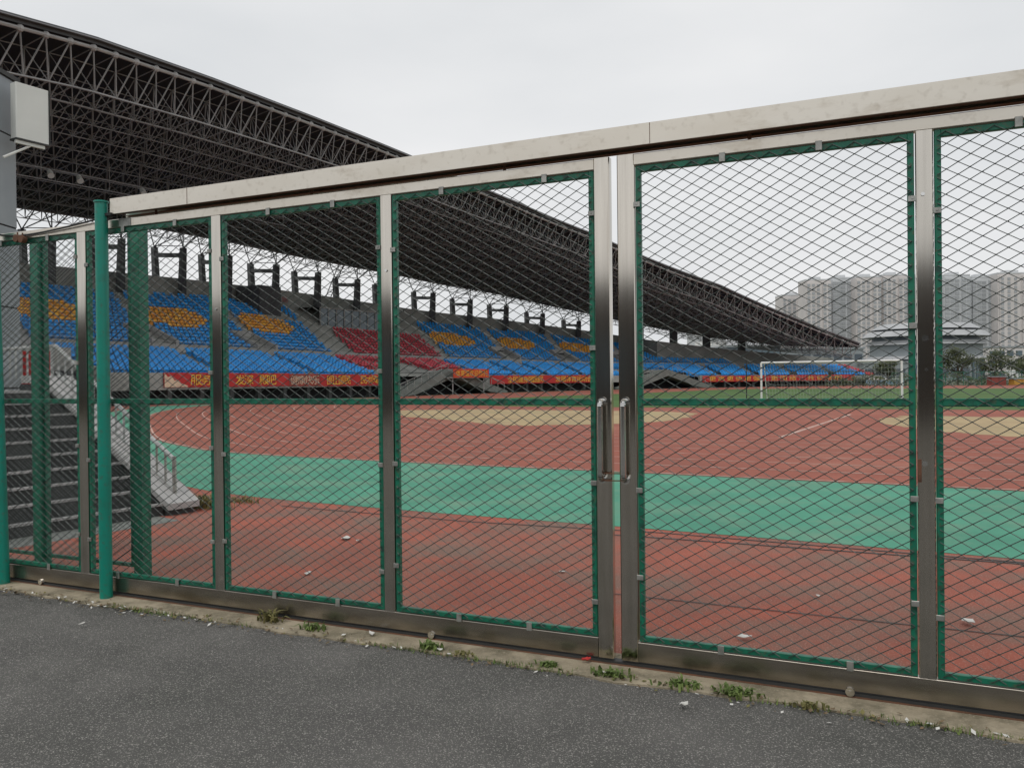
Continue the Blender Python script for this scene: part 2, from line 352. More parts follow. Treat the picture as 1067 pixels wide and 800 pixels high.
def mesh_panel(parent, x0, x1, z0=.150, z1=2.772, clips=True, rail=True, seed=0):
    p = frame_mb(x0, x1, z0, z1).build('mesh_panel', M_gframe, parent)
    wire_mesh(x0 + .012, x1 - .012, z0 + .012, z1 - .012).build('wire_mesh', [M_wire, M_wire_lit], p)
    if rail:
        r = MB(); r.cbox(x0 + .03, x1 - .03, -.013, .015, 1.452, 1.491, .004); r.build('middle_rail', M_gframe, p)
    if clips:
        rr = random.Random(seed)
        for sx, e in ((-1, x0), (1, x1)):
            for z in ((2.50, 1.74, 1.08, .42) if sx > 0 else (2.46, 1.06, .45)):
                z += rr.uniform(-.09, .09); c = MB()
                xa, xb = (e - .007, e + .027) if sx < 0 else (e - .027, e + .007)
                c.cbox(xa, xb, -.0305, -.0235, z, z + .028, .002); c.tube(((xa + xb) / 2, -.033, z + .017), ((xa + xb) / 2, -.0305, z + .017), .006, 6)
                c.build('clip', M_clip, p)
        for fx in (.3, .72):
            for z, dz in ((z0, -.012), (z1 - .034, .012)):
                c = MB(); x = x0 + (x1 - x0) * (fx + rr.uniform(-.06, .06)); c.cbox(x - .016, x + .016, -.0305, -.0235, z + min(dz, 0), z + .034 + max(dz, 0), .002)
                c.build('clip', M_clip, p)
    return p
Z_B0, Z_B1, Z_T0, Z_T1 = .037, .146, 2.775, 2.838
def gate_leaf(name, label, stiles, handle_at):
    g_ = thing(name, label, 'gate', (GC.x, GC.y, 0), GRZ)
    ends = (stiles[0], stiles[-1])
    for i, (c, wd) in enumerate(stiles):
        m_ = MB()
        if i in (0, len(stiles) - 1): m_.cbox(c - wd / 2, c + wd / 2, -.025, .025, Z_B0, Z_T1, .005)
        else: m_.cbox(c - wd / 2, c + wd / 2, -.0235, .0235, Z_B1 - .001, Z_T0 + .001, .005)
        m_.build('stile', M_steel, g_)
    xa, xb = ends[0][0] + ends[0][1] / 2, ends[1][0] - ends[1][1] / 2
    m_ = MB(); m_.cbox(xa - .001, xb + .001, -.0242, .0242, Z_T0, Z_T1, .004); m_.build('top_rail', M_steel_h, g_)
    m_ = MB(); m_.cbox(xa - .001, xb + .001, -.0242, .0242, Z_B0, Z_B1, .0022); m_.build('bottom_rail', M_steel_d, g_)
    for i, ((c, w0), (d, w1)) in enumerate(zip(stiles[:-1], stiles[1:])): mesh_panel(g_, c + w0 / 2 + .004, d - w1 / 2 - .004, seed=i + int(c * 10))
    # pull handle: bent tube standing off the end stile
    hx = handle_at; h = MB(); za, zb = 1.042, 1.476; yo = -.072; pts = [(hx, -.024, za)]
    for i in range(7): a_ = pi / 2 * i / 6; pts.append((hx, -.045 - .027 * sin(a_), za + .027 - .027 * cos(a_)))
    for i in range(7): a_ = pi / 2 * i / 6; pts.append((hx, -.045 - .027 * cos(a_), zb - .027 + .027 * sin(a_)))
    pts.append((hx, -.024, zb)); h.path(pts, .0165, 12)
    h.build('handle', M_bolt, g_, smooth=False)
    for z in (za, zb):
        f_ = MB(); f_.tube((hx, -.0248, z), (hx, -.031, z), .026, 14); f_.build('handle_flange', M_bolt, g_)
    return g_
LS = [(-4.19, .09), (-2.78, .092), (-1.4245, .083), (-.0225, .08), (1.3985, .092)]
RS = [(1.537, .098), (3.007, .078), (4.43, .08), (5.85, .09)]
gl_ = gate_leaf('gate_leaf', 'stainless steel gate leaf with green mesh panels, left of the central gap', LS, 1.392)
gr_ = gate_leaf('gate_leaf', 'stainless steel gate leaf with green mesh panels, right of the central gap', RS, 1.524)
def small(parent, name, m, mb): return mb.build(name, m, parent)
for par, xs in ((gl_, (-3.28, .28)), (gr_, (2.66,))):
    for x in xs:
        m_ = MB(); m_.tube((x, -.034, .034), (x, -.008, .034), .022, 14); m_.tube((x, -.037, .034), (x, -.034, .034), .009, 10); m_.build('roller', M_bolt, par)
for x, z, r_ in ((3.005, 1.78, .016), (3.01, 1.63, .008), (3.0, 1.18, .013), (3.0, 2.47, .009)):
    m_ = MB(); m_.tube((x, -.031, z), (x, -.0232, z), r_, 12); m_.build('bolt', M_bolt, gr_)
m_ = MB(); m_.box(2.969, 2.985, -.037, -.0232, 1.09, 1.2); m_.box(2.972, 2.98, -.045, -.037, 1.1, 1.13); m_.build('latch', M_rust, gr_)
for x, z in ((-1.425, 2.12), (-.02, 2.3)):
    m_ = MB(); m_.tube((x, -.03, z), (x, -.0232, z), .009, 10); m_.build('bolt', M_bolt, gl_)
m_ = MB()
for z in (1.075, 1.035):
    m_.tube((1.40, -.05, z), (1.53, -.05, z + .004), .0035, 6)
m_.tube((1.40, -.05, 1.035), (1.40, -.05, 1.075), .0035, 6); m_.tube((1.53, -.05, 1.039), (1.53, -.05, 1.079), .0035, 6)
tag(m_.build('wire_loop', M_rust), 'thin wire loop tying the two gate handles together', 'wire loop')
bpy.data.objects['wire_loop'].location = (GC.x, GC.y, 0); bpy.data.objects['wire_loop'].rotation_euler = (0, 0, GRZ)
m_ = MB(); m_.cbox(-2.36, -2.24, -.0275, -.0245, 2.778, 2.836, .001); m_.build('guide_plate', M_clip, gl_)
gt = thing('added_gap_rail', 'dark rail added for the shade and dirt in the gap under the gate leaves', 'rail', (GC.x, GC.y, 0), GRZ)  # added rail, darkens the shaded and dirty gap below the gate
m_ = MB(); m_.cbox(-7.5, 9, -.014, .03, .0065, .026, .004); m_.build('added_rail_bar', M_conc_dark, gt)
m_ = MB(); m_.box(-7.5, 9, -.03, -.0141, .0066, .010); m_.build('added_rail_foot', M_rust, gt)
# overhead beam: an inverted steel channel, open at its left end
ob = thing('overhead_beam', 'long pale steel channel beam running above the gate', 'beam', (GC.x, GC.y, 0), GRZ)
m_ = MB(); T0, T1 = -2.38, 7.4
m_.cbox(T0, T1, -.088, -.082, 2.862, 2.978, .0015); m_.box(T0, T1, -.0818, .0518, 2.972, 2.9775); m_.cbox(T0, T1, .052, .058, 2.862, 2.978, .0015)
m_.build('channel', M_steel_h, ob)
m_ = MB(); m_.box(T0 + .03, T1, -.078, -.035, 2.865, 2.8675); m_.box(T0 + .03, T1, .02, .05, 2.865, 2.8675); m_.build('track_lip', M_rust, ob)
for t in (-1.62, 1.69, 4.9):
    m_ = MB(); m_.box(t, t + .003, -.0895, -.0882, 2.864, 2.976); m_.build('weld_seam', M_rust, ob)
for t in (-2.0, -.6, .8, 2.2, 3.7, 5.2):
    m_ = MB(); m_.tube((t, -.01, 2.838), (t, -.01, 2.90), .01, 8); m_.cbox(t - .04, t + .04, -.03, .01, 2.9, 2.935, .004); m_.build('hanger', M_rust, ob)
for t in (6.9,):
    m_ = MB(); m_.cbox(t, t + .12, -.07, .05, 0, 2.86, .005); m_.build('beam_post', M_steel, ob)
# guide poles standing on our side of the gate
def pole(label, t, y, h, lean=(0, 0), r=.045):
    p = G2(t, y); o = thing('guide_pole', label, 'pole', (p.x, p.y, 0), 0, 'green guide poles before the gate')
    m_ = MB(); m_.tube((0, 0, -.02), (lean[0], lean[1], h), r, 28); m_.build('shaft', M_gpost, o, smooth=False)
    m_ = MB(); m_.tube((lean[0], lean[1], h), (lean[0], lean[1], h + .012), r * 1.16, 28); m_.build('cap', M_gpost, o)
    return o
pole('straight green round pole under the left end of the overhead beam', -2.465, -.092, 2.955)
pole('leaning green round pole cut off by the left edge of the picture', -3.63, -.092, 2.95, (-.075, .03))
# fixed green fence behind the left leaf
ff = thing('mesh_fence', 'green mesh fence with square posts standing behind the gate leaf', 'fence', (*G2(0, .45), 0), GRZ)
for t, wd in ((-2.70, .10), (-3.91, .10), (-5.15, .105), (-6.4, .105)):
    m_ = MB(); m_.cbox(t - wd / 2, t + wd / 2, -wd / 2, wd / 2, 0, 2.94, .006); m_.build('post', M_gframe, ff)
for a_, b_ in ((-3.87, -2.79), (-5.09, -3.99), (-6.34, -5.21)): mesh_panel(ff, a_, b_, .09, 2.93, False, False)
# sagging black cable and pulleys over the left leaf
cb = thing('cable', 'black cable with rusty pulleys slung along the top of the gate', 'cable', (GC.x, GC.y, 0), GRZ)
m_ = MB(); pts = [(-4.3, -.07, 2.93), (-3.9, -.06, 2.86), (-3.55, -.05, 2.805), (-3.28, -.045, 2.80), (-2.9, -.05, 2.82), (-2.45, -.06, 2.86), (-2.36, -.06, 2.90)]
m_.path([tuple(v) for v in catmull(pts, 5)], .007, 6); m_.build('cord', M_black, cb)
for x, z in ((-3.46, 2.775), (-3.40, 2.765)):
    m_ = MB(); m_.tube((x, -.075, z), (x, -.035, z), .03, 14); m_.tube((x, -.055, z), (x, -.055, z + .05), .006, 6); m_.build('pulley', M_rust, cb)
m_ = MB(); m_.cbox(-2.47, -2.36, -.1, -.05, 2.85, 2.873, .003); m_.tube((-2.46, -.09, 2.86), (-2.46, -.09, 2.95), .008, 8); m_.tube((-2.43, -.075, 2.82), (-2.43, -.075, 2.86), .01, 8); m_.build('stop_bracket', M_black, cb)

# ================================================================== PILLAR, SIGN BOX, STAIR
pl = thing('clad_pillar', 'grey metal clad pillar at the left edge, taller than the gate', 'pillar', (-9.80, 14.0, 0))
m_ = MB(); zz = [0, 1.55, 3.0, 4.45, 6.1, 7.12]
for a_, b_ in zip(zz[:-1], zz[1:]): m_.cbox(-.8, .80, -.6, .6, a_ + .015, b_ - .015, .06)
m_.build('cladding', M_pillar, pl)
m_ = MB(); m_.box(-.77, .77, -.57, .57, 0, 7.1); m_.build('core', M_dark, pl)
m_ = MB(); m_.cbox(-.84, .84, -.64, .64, 7.12, 7.2, .01); m_.build('coping', M_conc_dark, pl)
sb = thing('sign_box', 'blank off-white box sign hung on the side of the grey pillar', 'sign', (-8.67, 14.03, 5.87), rad(58))
m_ = MB(); m_.cbox(0, .57, 0, .2, .09, 1.07, .015); m_.build('panel', M_box, sb)
m_ = MB(); m_.box(-.01, .58, -.012, .21, .06, .089); m_.box(.571, .583, -.012, .21, .0891, 1.08); m_.build('trim', M_conc_dark, sb)
m_ = MB(); m_.box(0, .5, .02, .07, .0, .059); m_.tube((-.2, .05, -.3), (.25, .05, .0), .022, 6); m_.build('bracket', M_box, sb)

SA = Vector((-.82, .57)).normalized(); SN = Vector((.57, .82)).normalized()
st = thing('staircase', 'concrete outdoor staircase with dark risers and pale sloping parapet', 'staircase', (-4.2, 9.65, 0), math.atan2(SA.y, SA.x))
# local x = climbing direction; across: local y = -SN side is positive?  (rot of SA by +90)
sx_ = 1 if Vector((-SA.y, SA.x)).dot(SN) > 0 else -1
def yl(v): return v * sx_
RUN, RISE, WID = .30, .152, 2.6
def ybox(mb, x0, x1, ya, yb, z0, z1, c=0):
    y0, y1 = sorted((yl(ya), yl(yb)))
    mb.cbox(x0, x1, y0, y1, z0, z1, c) if c else mb.box(x0, x1, y0, y1, z0, z1)
m_ = MB(); m2 = MB(); NS = 10
for i in range(NS):
    ybox(m_, .05 + i * RUN, .05 + (i + 1) * RUN, -WID, -.012, 0, RISE * (i + 1) - .03 - .001 * 0)
    ybox(m2, .03 + i * RUN, .085 + i * RUN, -WID, -.012, RISE * (i + 1) - .028, RISE * (i + 1))
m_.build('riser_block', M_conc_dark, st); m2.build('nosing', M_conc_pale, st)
m_ = MB(); X1 = .05 + NS * RUN; ybox(m_, X1 + .002, X1 + 3.6, -WID, .36, 0, RISE * NS); m_.build('landing', M_conc, st)
m_ = MB(); sl2 = RISE / RUN
y0, y1 = sorted((yl(0), yl(.36))); xe = X1
m_.hexa([(-.0, y0, 0), (-.0, y1, 0), (xe, y1, 0), (xe, y0, 0), (-.0, y0, .1), (-.0, y1, .1), (xe, y1, .1 + sl2 * xe), (xe, y0, .1 + sl2 * xe)]); m_.build('stringer', M_conc_dark, st)  # shade below the slab is painted into the stringer's dark colour
m_ = MB(); y0 -= .03; y1 += .03
m_.hexa([(-.08, y0, .075), (-.08, y1, .075), (xe, y1, .105 + sl2 * xe), (xe, y0, .105 + sl2 * xe), (-.08, y0, .15), (-.08, y1, .15), (xe, y1, .19 + sl2 * xe), (xe, y0, .19 + sl2 * xe)]); m_.build('parapet_slab', M_conc_pale, st)
rl = MB(); yr = yl(.18); RH = .46
rl.path([(.12, yr, .2 + RH), (xe, yr, .16 + sl2 * xe + RH), (xe + 3.5, yr, .16 + sl2 * xe + RH)], .028, 8); rl.path([(.12, yr, .28), (xe, yr, .24 + sl2 * xe)], .014, 6)
hr = rl.build('handrail', M_rail, st)
for i in range(24):
    x = .12 + i * .19
    zb = .15 + sl2 * min(x, xe); b_ = MB(); b_.tube((x, yr, zb), (x, yr, zb + RH + .03), .026 if i % 8 == 0 else .015, 6); b_.build('baluster', M_rail if i > 4 else M_clip, hr)
red_board = MB(); red_board.box(0, .62, -.02, .02, 0, .62); red_board.box(.05, .55, -.022, -.0201, .02, .16, 1)
rb = red_board.build('notice_board', [M_banner, M_white]); rb.location = (-9.3, 14.9, 1.62); rb.rotation_euler = (0, 0, rad(25)); tag(rb, 'small red notice board with white foot beside the stair landing', 'board')

# ================================================================== GRANDSTAND
ZL0 = [(30, 2.45), (44, 2.42), (70, 2.32), (100, 2.19), (138, 2.02), (174, 1.72)]
ZL1 = [(30, 4.7), (57, 4.65), (104, 4.3), (119, 4.05), (174, 3.7)]
ZU0 = [(20, 5.2), (57, 5.1), (104, 4.7), (119, 4.4), (174, 3.9)]
ZU1 = [(10, 10.8), (53, 11.6), (67, 12.2), (85, 11.9), (100.5, 11.2), (121, 10.3), (136, 8.7), (155, 7.0), (174, 6)]
ZW = [(10, 12.6), (40, 13.3), (49, 13.6), (64, 14.0), (78, 14.2), (88, 13.95), (102, 13.1), (115, 12.5), (130, 11.2), (141, 9.8), (160, 7.6), (174, 6.6)]
ZRF = [(-10, 20.5), (10, 22.6), (28.2, 24.3), (34.5, 25.05), (44.2, 25.55), (56, 25.85), (66, 26.0), (73.5, 26.05), (84, 25.55), (93.3, 24.9), (110, 22.85), (121, 20.6), (138, 17.1), (152.7, 12.5), (168, 7.6)]
ZRR = [(-10, 17.5), (20, 18.7), (47, 19.5), (60, 20), (73.5, 20.05), (96, 19.2), (116, 17.4), (133, 14.75), (143.5, 12.7), (158, 10.3), (168, 9.0)]
gs = thing('grandstand', 'large curved grandstand with blue seats under a sweeping dark roof', 'grandstand', S(72, 0, 0))
def frange(a_, b_, st_):
    n = max(1, int(round((b_ - a_) / st_))); return [a_ + (b_ - a_) * i / n for i in range(n + 1)]
SLANT = .35
def strip(mb, us, f0, f1, m=0):                # f -> (o, z) at u
    for a_, b_ in zip(us[:-1], us[1:]):
        mb.quad(S(a_, *f0(a_)), S(b_, *f0(b_)), S(b_, *f1(b_)), S(a_, *f1(a_)), m)
NL, NU = 11, 16
def lowrow(u, r): t = r / NL; return .4 + 9.4 * t, lerp(ZL0, u) - .15 + (lerp(ZL1, u) - lerp(ZL0, u)) * t
def uprow(u, r): t = r / NU; return 11.6 + 13.4 * t, lerp(ZU0, u) + (lerp(ZU1, u) - .3 - lerp(ZU0, u)) * t
PORT = [(80.5, 11), (127, 10)]                 # tunnel mouths: centre u, half length
m_ = MB(); us = frange(37, 174, 2.0)
for r in range(NL):
    strip(m_, us, lambda u: (lowrow(u, r)[0], lowrow(u, r)[1]), lambda u: (lowrow(u, r + 1)[0], lowrow(u, r)[1]))
    strip(m_, us, lambda u: (lowrow(u, r + 1)[0], lowrow(u, r)[1]), lambda u: (lowrow(u, r + 1)[0], lowrow(u, r + 1)[1]))
strip(m_, us, lambda u: (9.8, lowrow(u, NL)[1]), lambda u: (11.6, lowrow(u, NL)[1]))
m_.build('lower_terrace', M_conc, gs, True)
m_ = MB(); us = frange(8, 174, 2.0)
strip(m_, us, lambda u: (11.6, lowrow(u, NL)[1] - .4), lambda u: (11.6, uprow(u, 0)[1] + .25)); strip(m_, us, lambda u: (11.72, uprow(u, 0)[1] + .25), lambda u: (11.72, uprow(u, 0)[1]))
strip(m_, us, lambda u: (11.6, uprow(u, 0)[1] + .25), lambda u: (11.72, uprow(u, 0)[1] + .25))
m_.build('parapet', M_conc_pale, gs, True)
m_ = MB()
us1 = frange(8, 138, 2.0)
for r in range(NU):
    uu = us1 if r >= 5 else frange(8, 174, 2.0)
    strip(m_, uu, lambda u: (uprow(u, r)[0], uprow(u, r)[1]), lambda u: (uprow(u, r + 1)[0], uprow(u, r)[1]))
    strip(m_, uu, lambda u: (uprow(u, r + 1)[0], uprow(u, r)[1]), lambda u: (uprow(u, r + 1)[0], uprow(u, r + 1)[1]))
m_.build('upper_terrace', M_conc, gs, True)
m_ = MB()
strip(m_, frange(8, 138, 2), lambda u: (25, uprow(u, NU)[1]), lambda u: (26.5, uprow(u, NU)[1])); 
strip(m_, frange(8, 139, 2), lambda u: (26.5, uprow(u, NU)[1] - .5), lambda u: (26.5, lerp(ZW, u))); strip(m_, frange(8, 139, 2), lambda u: (26.5, lerp(ZW, u)), lambda u: (26.9, lerp(ZW, u)))
strip(m_, frange(8, 139, 2), lambda u: (26.9, lerp(ZW, u)), lambda u: (26.9, 0))
strip(m_, frange(139, 174, 2), lambda u: (15.9, 3), lambda u: (15.9, lerp([(139, 8.6), (153, 7.2), (174, 5.4)], u))); strip(m_, frange(139, 174, 2), lambda u: (15.9, lerp([(139, 8.6), (153, 7.2), (174, 5.4)], u)), lambda u: (16.4, lerp([(139, 8.6), (153, 7.2), (174, 5.4)], u)))
m_.quad(S(139, 15.9, 0), S(139, 26.9, 0), S(139, 26.9, lerp(ZW, 139)), S(139, 15.9, 8.6))
m_.build('back_wall', M_conc, gs, True)
# front wall (fascia band that carries the banners), set-back dark ground floor, short piers
def fw(u0, u1):
    m_ = MB()
    us_ = frange(u0, u1, 1.5); zt = lambda u: lerp(ZL0, u) + .02
    strip(m_, us_, lambda u: (0, 1.12), lambda u: (0, zt(u))); strip(m_, us_, lambda u: (0, zt(u)), lambda u: (.4, zt(u))); strip(m_, us_, lambda u: (.4, zt(u)), lambda u: (.4, 1.12)); strip(m_, us_, lambda u: (0, 1.12), lambda u: (.4, 1.12)); m_.build('front_wall', M_conc, gs, True)
fw(37, 72); fw(89, 118.5); fw(135.5, 174)
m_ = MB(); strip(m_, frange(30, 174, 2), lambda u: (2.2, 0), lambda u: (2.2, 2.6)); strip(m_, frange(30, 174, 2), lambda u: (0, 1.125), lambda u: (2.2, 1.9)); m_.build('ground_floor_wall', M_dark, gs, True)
for u in frange(39, 172, 3.1):
    if any(abs(u - c) < h for c, h in PORT): continue
    m_ = MB(); c = [S(u + du, o_, 0) for du, o_ in ((-.2, .05), (.2, .05), (.2, .4), (-.2, .4))]
    m_.hexa([*c, *[(x, y, 1.119) for x, y, z in c]]); m_.build('base_pier', M_conc_dark, gs, True)
# end wall on the near side + side block behind the stair
m_ = MB()
for r in range(NL):
    o0, z0 = lowrow(37, r); o1, _ = lowrow(37, r + 1); m_.quad(S(37, o0, 0), S(37, o1, 0), S(37, o1, z0), S(37, o0, z0))
c = [S(37 + du, o_, 0) for du, o_ in ((-.5, -.1), (0, -.1), (0, 11.6), (-.5, 11.6))]; zt = [2.6, 2.6, 5.0, 5.0]
m_.hexa([*c, *[(x, y, z) for (x, y, _), z in zip(c, zt)]])
c = [S(8, 3.5, 0), S(36.4, 3.5, 0), S(36.4, 11.5, 0), S(8, 11.5, 0)]; m_.hexa([*c, *[(x, y, 4.3) for x, y, z in c]])
m_.build('end_wall', M_conc, gs, True)
# tunnel mouths: two sloping flank slabs that meet over a dark opening
for uc, h in PORT:
    m_ = MB(); zap = 3.05 if uc > 100 else 3.0; th = 1.0
    for sg in (-1, 1):
        us_ = [uc + sg * h * i / 6 for i in range(7)]; ft = lambda u: zap - (zap - .25) * abs(u - uc) / h; fb = lambda u: max(ft(u) - th, .0)
        for a_, b_ in zip(us_[:-1], us_[1:]):
            lo = [S(a_, -1.6, fb(a_)), S(b_, -1.6, fb(b_)), S(b_, .6, fb(b_)), S(a_, .6, fb(a_))]; hi = [S(a_, -1.6, ft(a_)), S(b_, -1.6, ft(b_)), S(b_, .6, ft(b_)), S(a_, .6, ft(a_))]
            m_.hexa(lo + hi)
    pt = m_.build('tunnel_portal', M_conc_grey, gs, True)
    m_ = MB()
    for sg in (-1, 1):
        for a_, b_ in ((.25, .9),):
            q = [S(uc + sg * h * f_, -1.5, zap - (zap - .25) * f_ + .9) for f_ in frange(.1, .95, .14)]
            m_.path(q, .035, 5)
            for f_ in frange(.1, .95, .12): m_.tube(S(uc + sg * h * f_, -1.5, zap - (zap - .25) * f_ - .05), S(uc + sg * h * f_, -1.5, zap - (zap - .25) * f_ + .9), .03, 5)
    m_.build('railing', M_clip, pt, False) if False else m_.build('railing', M_clip, gs, True)
m_ = MB()
for sg in (-1, 1):
    m_.tube(S(82.5 + sg * 3.2, -2.2, 0), S(82.5 + sg * 3.2, -2.2, 1.95), .07, 6)
c = [S(82.5 + du, o_, 1.9) for du, o_ in ((-4, -2.4), (4, -2.4), (4, 1), (-4, 1))]; m_.hexa([*c, *[(x, y, 2.02) for x, y, z in c]])
m_.build('canopy', M_conc_pale, gs, True)
# vomitories and aisle stairs
VOM = [51, 64, 106.8, 118.6, 130.5]
for u in VOM:
    m_ = MB(); z0 = lerp(ZU0, u)
    for du0, du1 in ((-1.5, -1.15), (1.15, 1.5)):
        c = [S(u + du0, 11.55, 0), S(u + du1, 11.55, 0), S(u + du1, 15.6, 0), S(u + du0, 15.6, 0)]
        m_.hexa([(x, y, z0 - .9) for x, y, z in c] + [(x, y, z0 + dz) for (x, y, z), dz in zip(c, (.6, .6, 2.3, 2.3))])
    c = [S(u - 1.15, 15.2, 0), S(u + 1.15, 15.2, 0), S(u + 1.15, 15.6, 0), S(u - 1.15, 15.6, 0)]; m_.hexa([(x, y, z0 - .9) for x, y, z in c] + [(x, y, z0 + 2.3) for x, y, z in c])
    v = m_.build('vomitory', M_conc_pale, gs, True)
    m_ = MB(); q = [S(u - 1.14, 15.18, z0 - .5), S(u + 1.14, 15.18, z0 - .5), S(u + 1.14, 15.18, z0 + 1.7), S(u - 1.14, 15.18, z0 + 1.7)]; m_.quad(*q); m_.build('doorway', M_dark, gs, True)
def aisle(uc, fn, r0, r1, o_ref, wd=.55):
    m_ = MB()
    for r in range(r0, r1):
        for hlf in (0, .5):
            oa, za = fn(uc, r + hlf); ob_, zb = fn(uc, r + hlf + .5); s0 = uc + SLANT * (oa - o_ref)
            z = fn(uc, r)[1] + (.02 if hlf == 0 else (fn(uc, r + 1)[1] - fn(uc, r)[1]) * .5)
            c = [S(s0 + du, q, 0) for du, q in ((-wd, oa + .002), (wd, oa + .002), (wd, ob_ + (.3 if hlf else 0)), (-wd, ob_ + (.3 if hlf else 0)))]
            m_.hexa([(x, y, z - .3) for x, y, _ in c] + [(x, y, z) for x, y, _ in c])
    m_.build('aisle_stairs', M_conc_pale, gs, True)
AIS_U = [51, 64, 106.8, 118.6, 130.5, 24, 38]
AIS_L = [49, 60.5, 98, 104, 112, 142, 150, 158, 166]
for u in AIS_U: aisle(u, uprow, 5 if u in VOM else 0, NU, 12)
for u in AIS_L: aisle(u, lowrow, 0, NL, 5)
for ua, ub in ((38, 75.2), (85, 172)):
    m_ = MB(); q = frange(ua, ub, 2.4)
    for u in q: m_.tube(S(u, 11.3, lowrow(u, NL)[1]), S(u, 11.3, lowrow(u, NL)[1] + 1.05), .03, 5)
    m_.path([S(u, 11.3, lowrow(u, NL)[1] + 1.05) for u in q], .03, 5)
    m_.build('walkway_railing', M_tube, gs, True)
# central glazed box, dark stair head, red wall lettering
gb = MB(); us_ = frange(80.5, 93, 1.25); strip(gb, us_, lambda u: (20.5, 7.6), lambda u: (20.5, 11.6)); strip(gb, us_, lambda u: (20.5, 11.6), lambda u: (26.6, 11.8))
gbo = gb.build('glazed_box', M_glass, gs, True)
m_ = MB()
for u in us_: m_.tube(S(u, 20.42, 7.6), S(u, 20.42, 11.6), .1, 4)
for z in (7.7, 8.8, 11.55):
    m_.path([S(u, 20.42, z) for u in us_], .09, 4)
m_.build('mullions', M_conc_pale, gs, True)
m_ = MB(); c = [S(u, o_, 8.5) for u, o_ in ((73.0, 22), (76.0, 22), (76.0, 26), (73.0, 26))]; m_.hexa(c + [(x, y, 13.8) for x, y, z in c]); m_.build('stair_head', M_frame, gs, True)

# radial H-frames on the rear wall
FR = [28.5, 35.2, 41.9, 48.8, 56.5, 64.5, 71.4, 77.9, 84, 90.1, 96.3, 102.7, 109.3, 115.9, 122.7, 129.6]
def zrr(u, o_): return lerp(ZRF, u) + (lerp(ZRR, u) - lerp(ZRF, u)) * (o_ + 2) / 30
for u in FR:
    m_ = MB(); zt = lerp(ZRR, u) - 2.5; zw = lerp(ZW, u)
    def post(o_b, o_t, zb, ztop, wb=.42, wt=.28):
        lo = [S(u + du, o_b + do, zb) for du, do in ((-.32, -wb), (.32, -wb), (.32, wb), (-.32, wb))]; hi = [S(u + du, o_t + do, ztop) for du, do in ((-.28, -wt), (.28, -wt), (.28, wt), (-.28, wt))]
        m_.hexa(lo + hi)
    post(25.6, 25.2, zw - 3.2, zt - .1); post(29.6, 30.2, zw - 6, zt + .45)
    zc = zt - .85; c0 = [S(u - .2, 25.5, zc - .1), S(u + .2, 25.5, zc - .1), S(u + .2, 29.9, zc + .3), S(u - .2, 29.9, zc + .3)]
    m_.hexa([(x, y, z - .24) for x, y, z in c0] + [(x, y, z + .24) for x, y, z in c0])
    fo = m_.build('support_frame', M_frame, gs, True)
    m_ = MB()
    m_.tube(S(u, 25.2, zt + .1), S(u, 30.1, zt + .6), .05, 5)
    for ob_, zz_ in ((25.2, zt - .1), (30.2, zt + .45)):
        for du, do in ((-2.4, -1.6), (2.4, -1.6), (0, 0)):
            o2 = min(ob_ + do, 28.0) if ob_ > 27 else ob_ + do
            m_.tube(S(u, ob_, zz_), S(u + du, o2, zrr(u + du, min(o2, 28)) - .3), .065, 5)
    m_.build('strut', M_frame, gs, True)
for u, zt in ((136.6, 11), (143.4, 10.6), (150, 9.6), (157, 8.6)):
    m_ = MB(); c = [S(u + du, o_, 2) for du, o_ in ((-.5, 17), (.5, 17), (.5, 18), (-.5, 18))]; m_.hexa(c + [(x, y, zt + .4) for x, y, z in c]); m_.build('roof_column', M_frame, gs, True)
m_ = MB()
for s_ in (0, .75): m_.tube(S(86.4 + s_, 27.2, 13.6), S(88.6 + s_, 27.2, 19.0), .07, 5)
for i in range(14): z = i / 14; m_.tube(S(86.4 + 2.2 * z, 27.2, 13.6 + 5.4 * z), S(87.15 + 2.2 * z, 27.2, 13.6 + 5.4 * z), .045, 4)
m_.build('roof_ladder', M_frame, gs, True)

# roof
UR = frange(-8, 168, 1.65); NO = 12
def zr(u, f_):                                    # deck height: slight sag between the front and the rear edge
    return lerp(ZRF, u) - .15 + (lerp(ZRR, u) - lerp(ZRF, u) + .15) * f_
m_ = MB()
for a_, b_ in zip(UR[:-1], UR[1:]):
    for i in range(4):
        f0, f1 = i / 4, (i + 1) / 4; o0, o1 = -2 + 30 * f0, -2 + 30 * f1
        m_.quad(S(a_, o0, zr(a_, f0)), S(b_, o0, zr(b_, f0)), S(b_, o1, zr(b_, f1)), S(a_, o1, zr(a_, f1)))
        m_.quad(S(a_, o0, zr(a_, f0) + .14), S(b_, o0, zr(b_, f0) + .14), S(b_, o1, zr(b_, f1) + .14), S(a_, o1, zr(a_, f1) + .14))
m_.quad(S(168, -2, zr(168, 0) - .7), S(168, 28, zr(168, 1) - .5), S(168, 28, zr(168, 1) + .14), S(168, -2, zr(168, 0) + .14))
rf = m_.build('roof', M_deck, gs, True)
XF[rf] = XF[gs]
m_ = MB(); strip(m_, UR, lambda u: (-2.05, lerp(ZRF, u) - .42), lambda u: (-2.05, lerp(ZRF, u) - .03)); strip(m_, UR, lambda u: (-2.3, lerp(ZRF, u) - .22), lambda u: (-2.3, lerp(ZRF, u))); strip(m_, UR, lambda u: (-2.3, lerp(ZRF, u)), lambda u: (-1.9, lerp(ZRF, u)))
strip(m_, UR, lambda u: (-2.3, lerp(ZRF, u) - .22), lambda u: (-2.05, lerp(ZRF, u) - .22)); m_.build('fascia', M_fascia, rf, True)
m_ = MB(); strip(m_, UR, lambda u: (28.05, zr(u, 1) - .35), lambda u: (28.05, zr(u, 1) + .16)); m_.build('rear_fascia', M_fascia, rf, True)
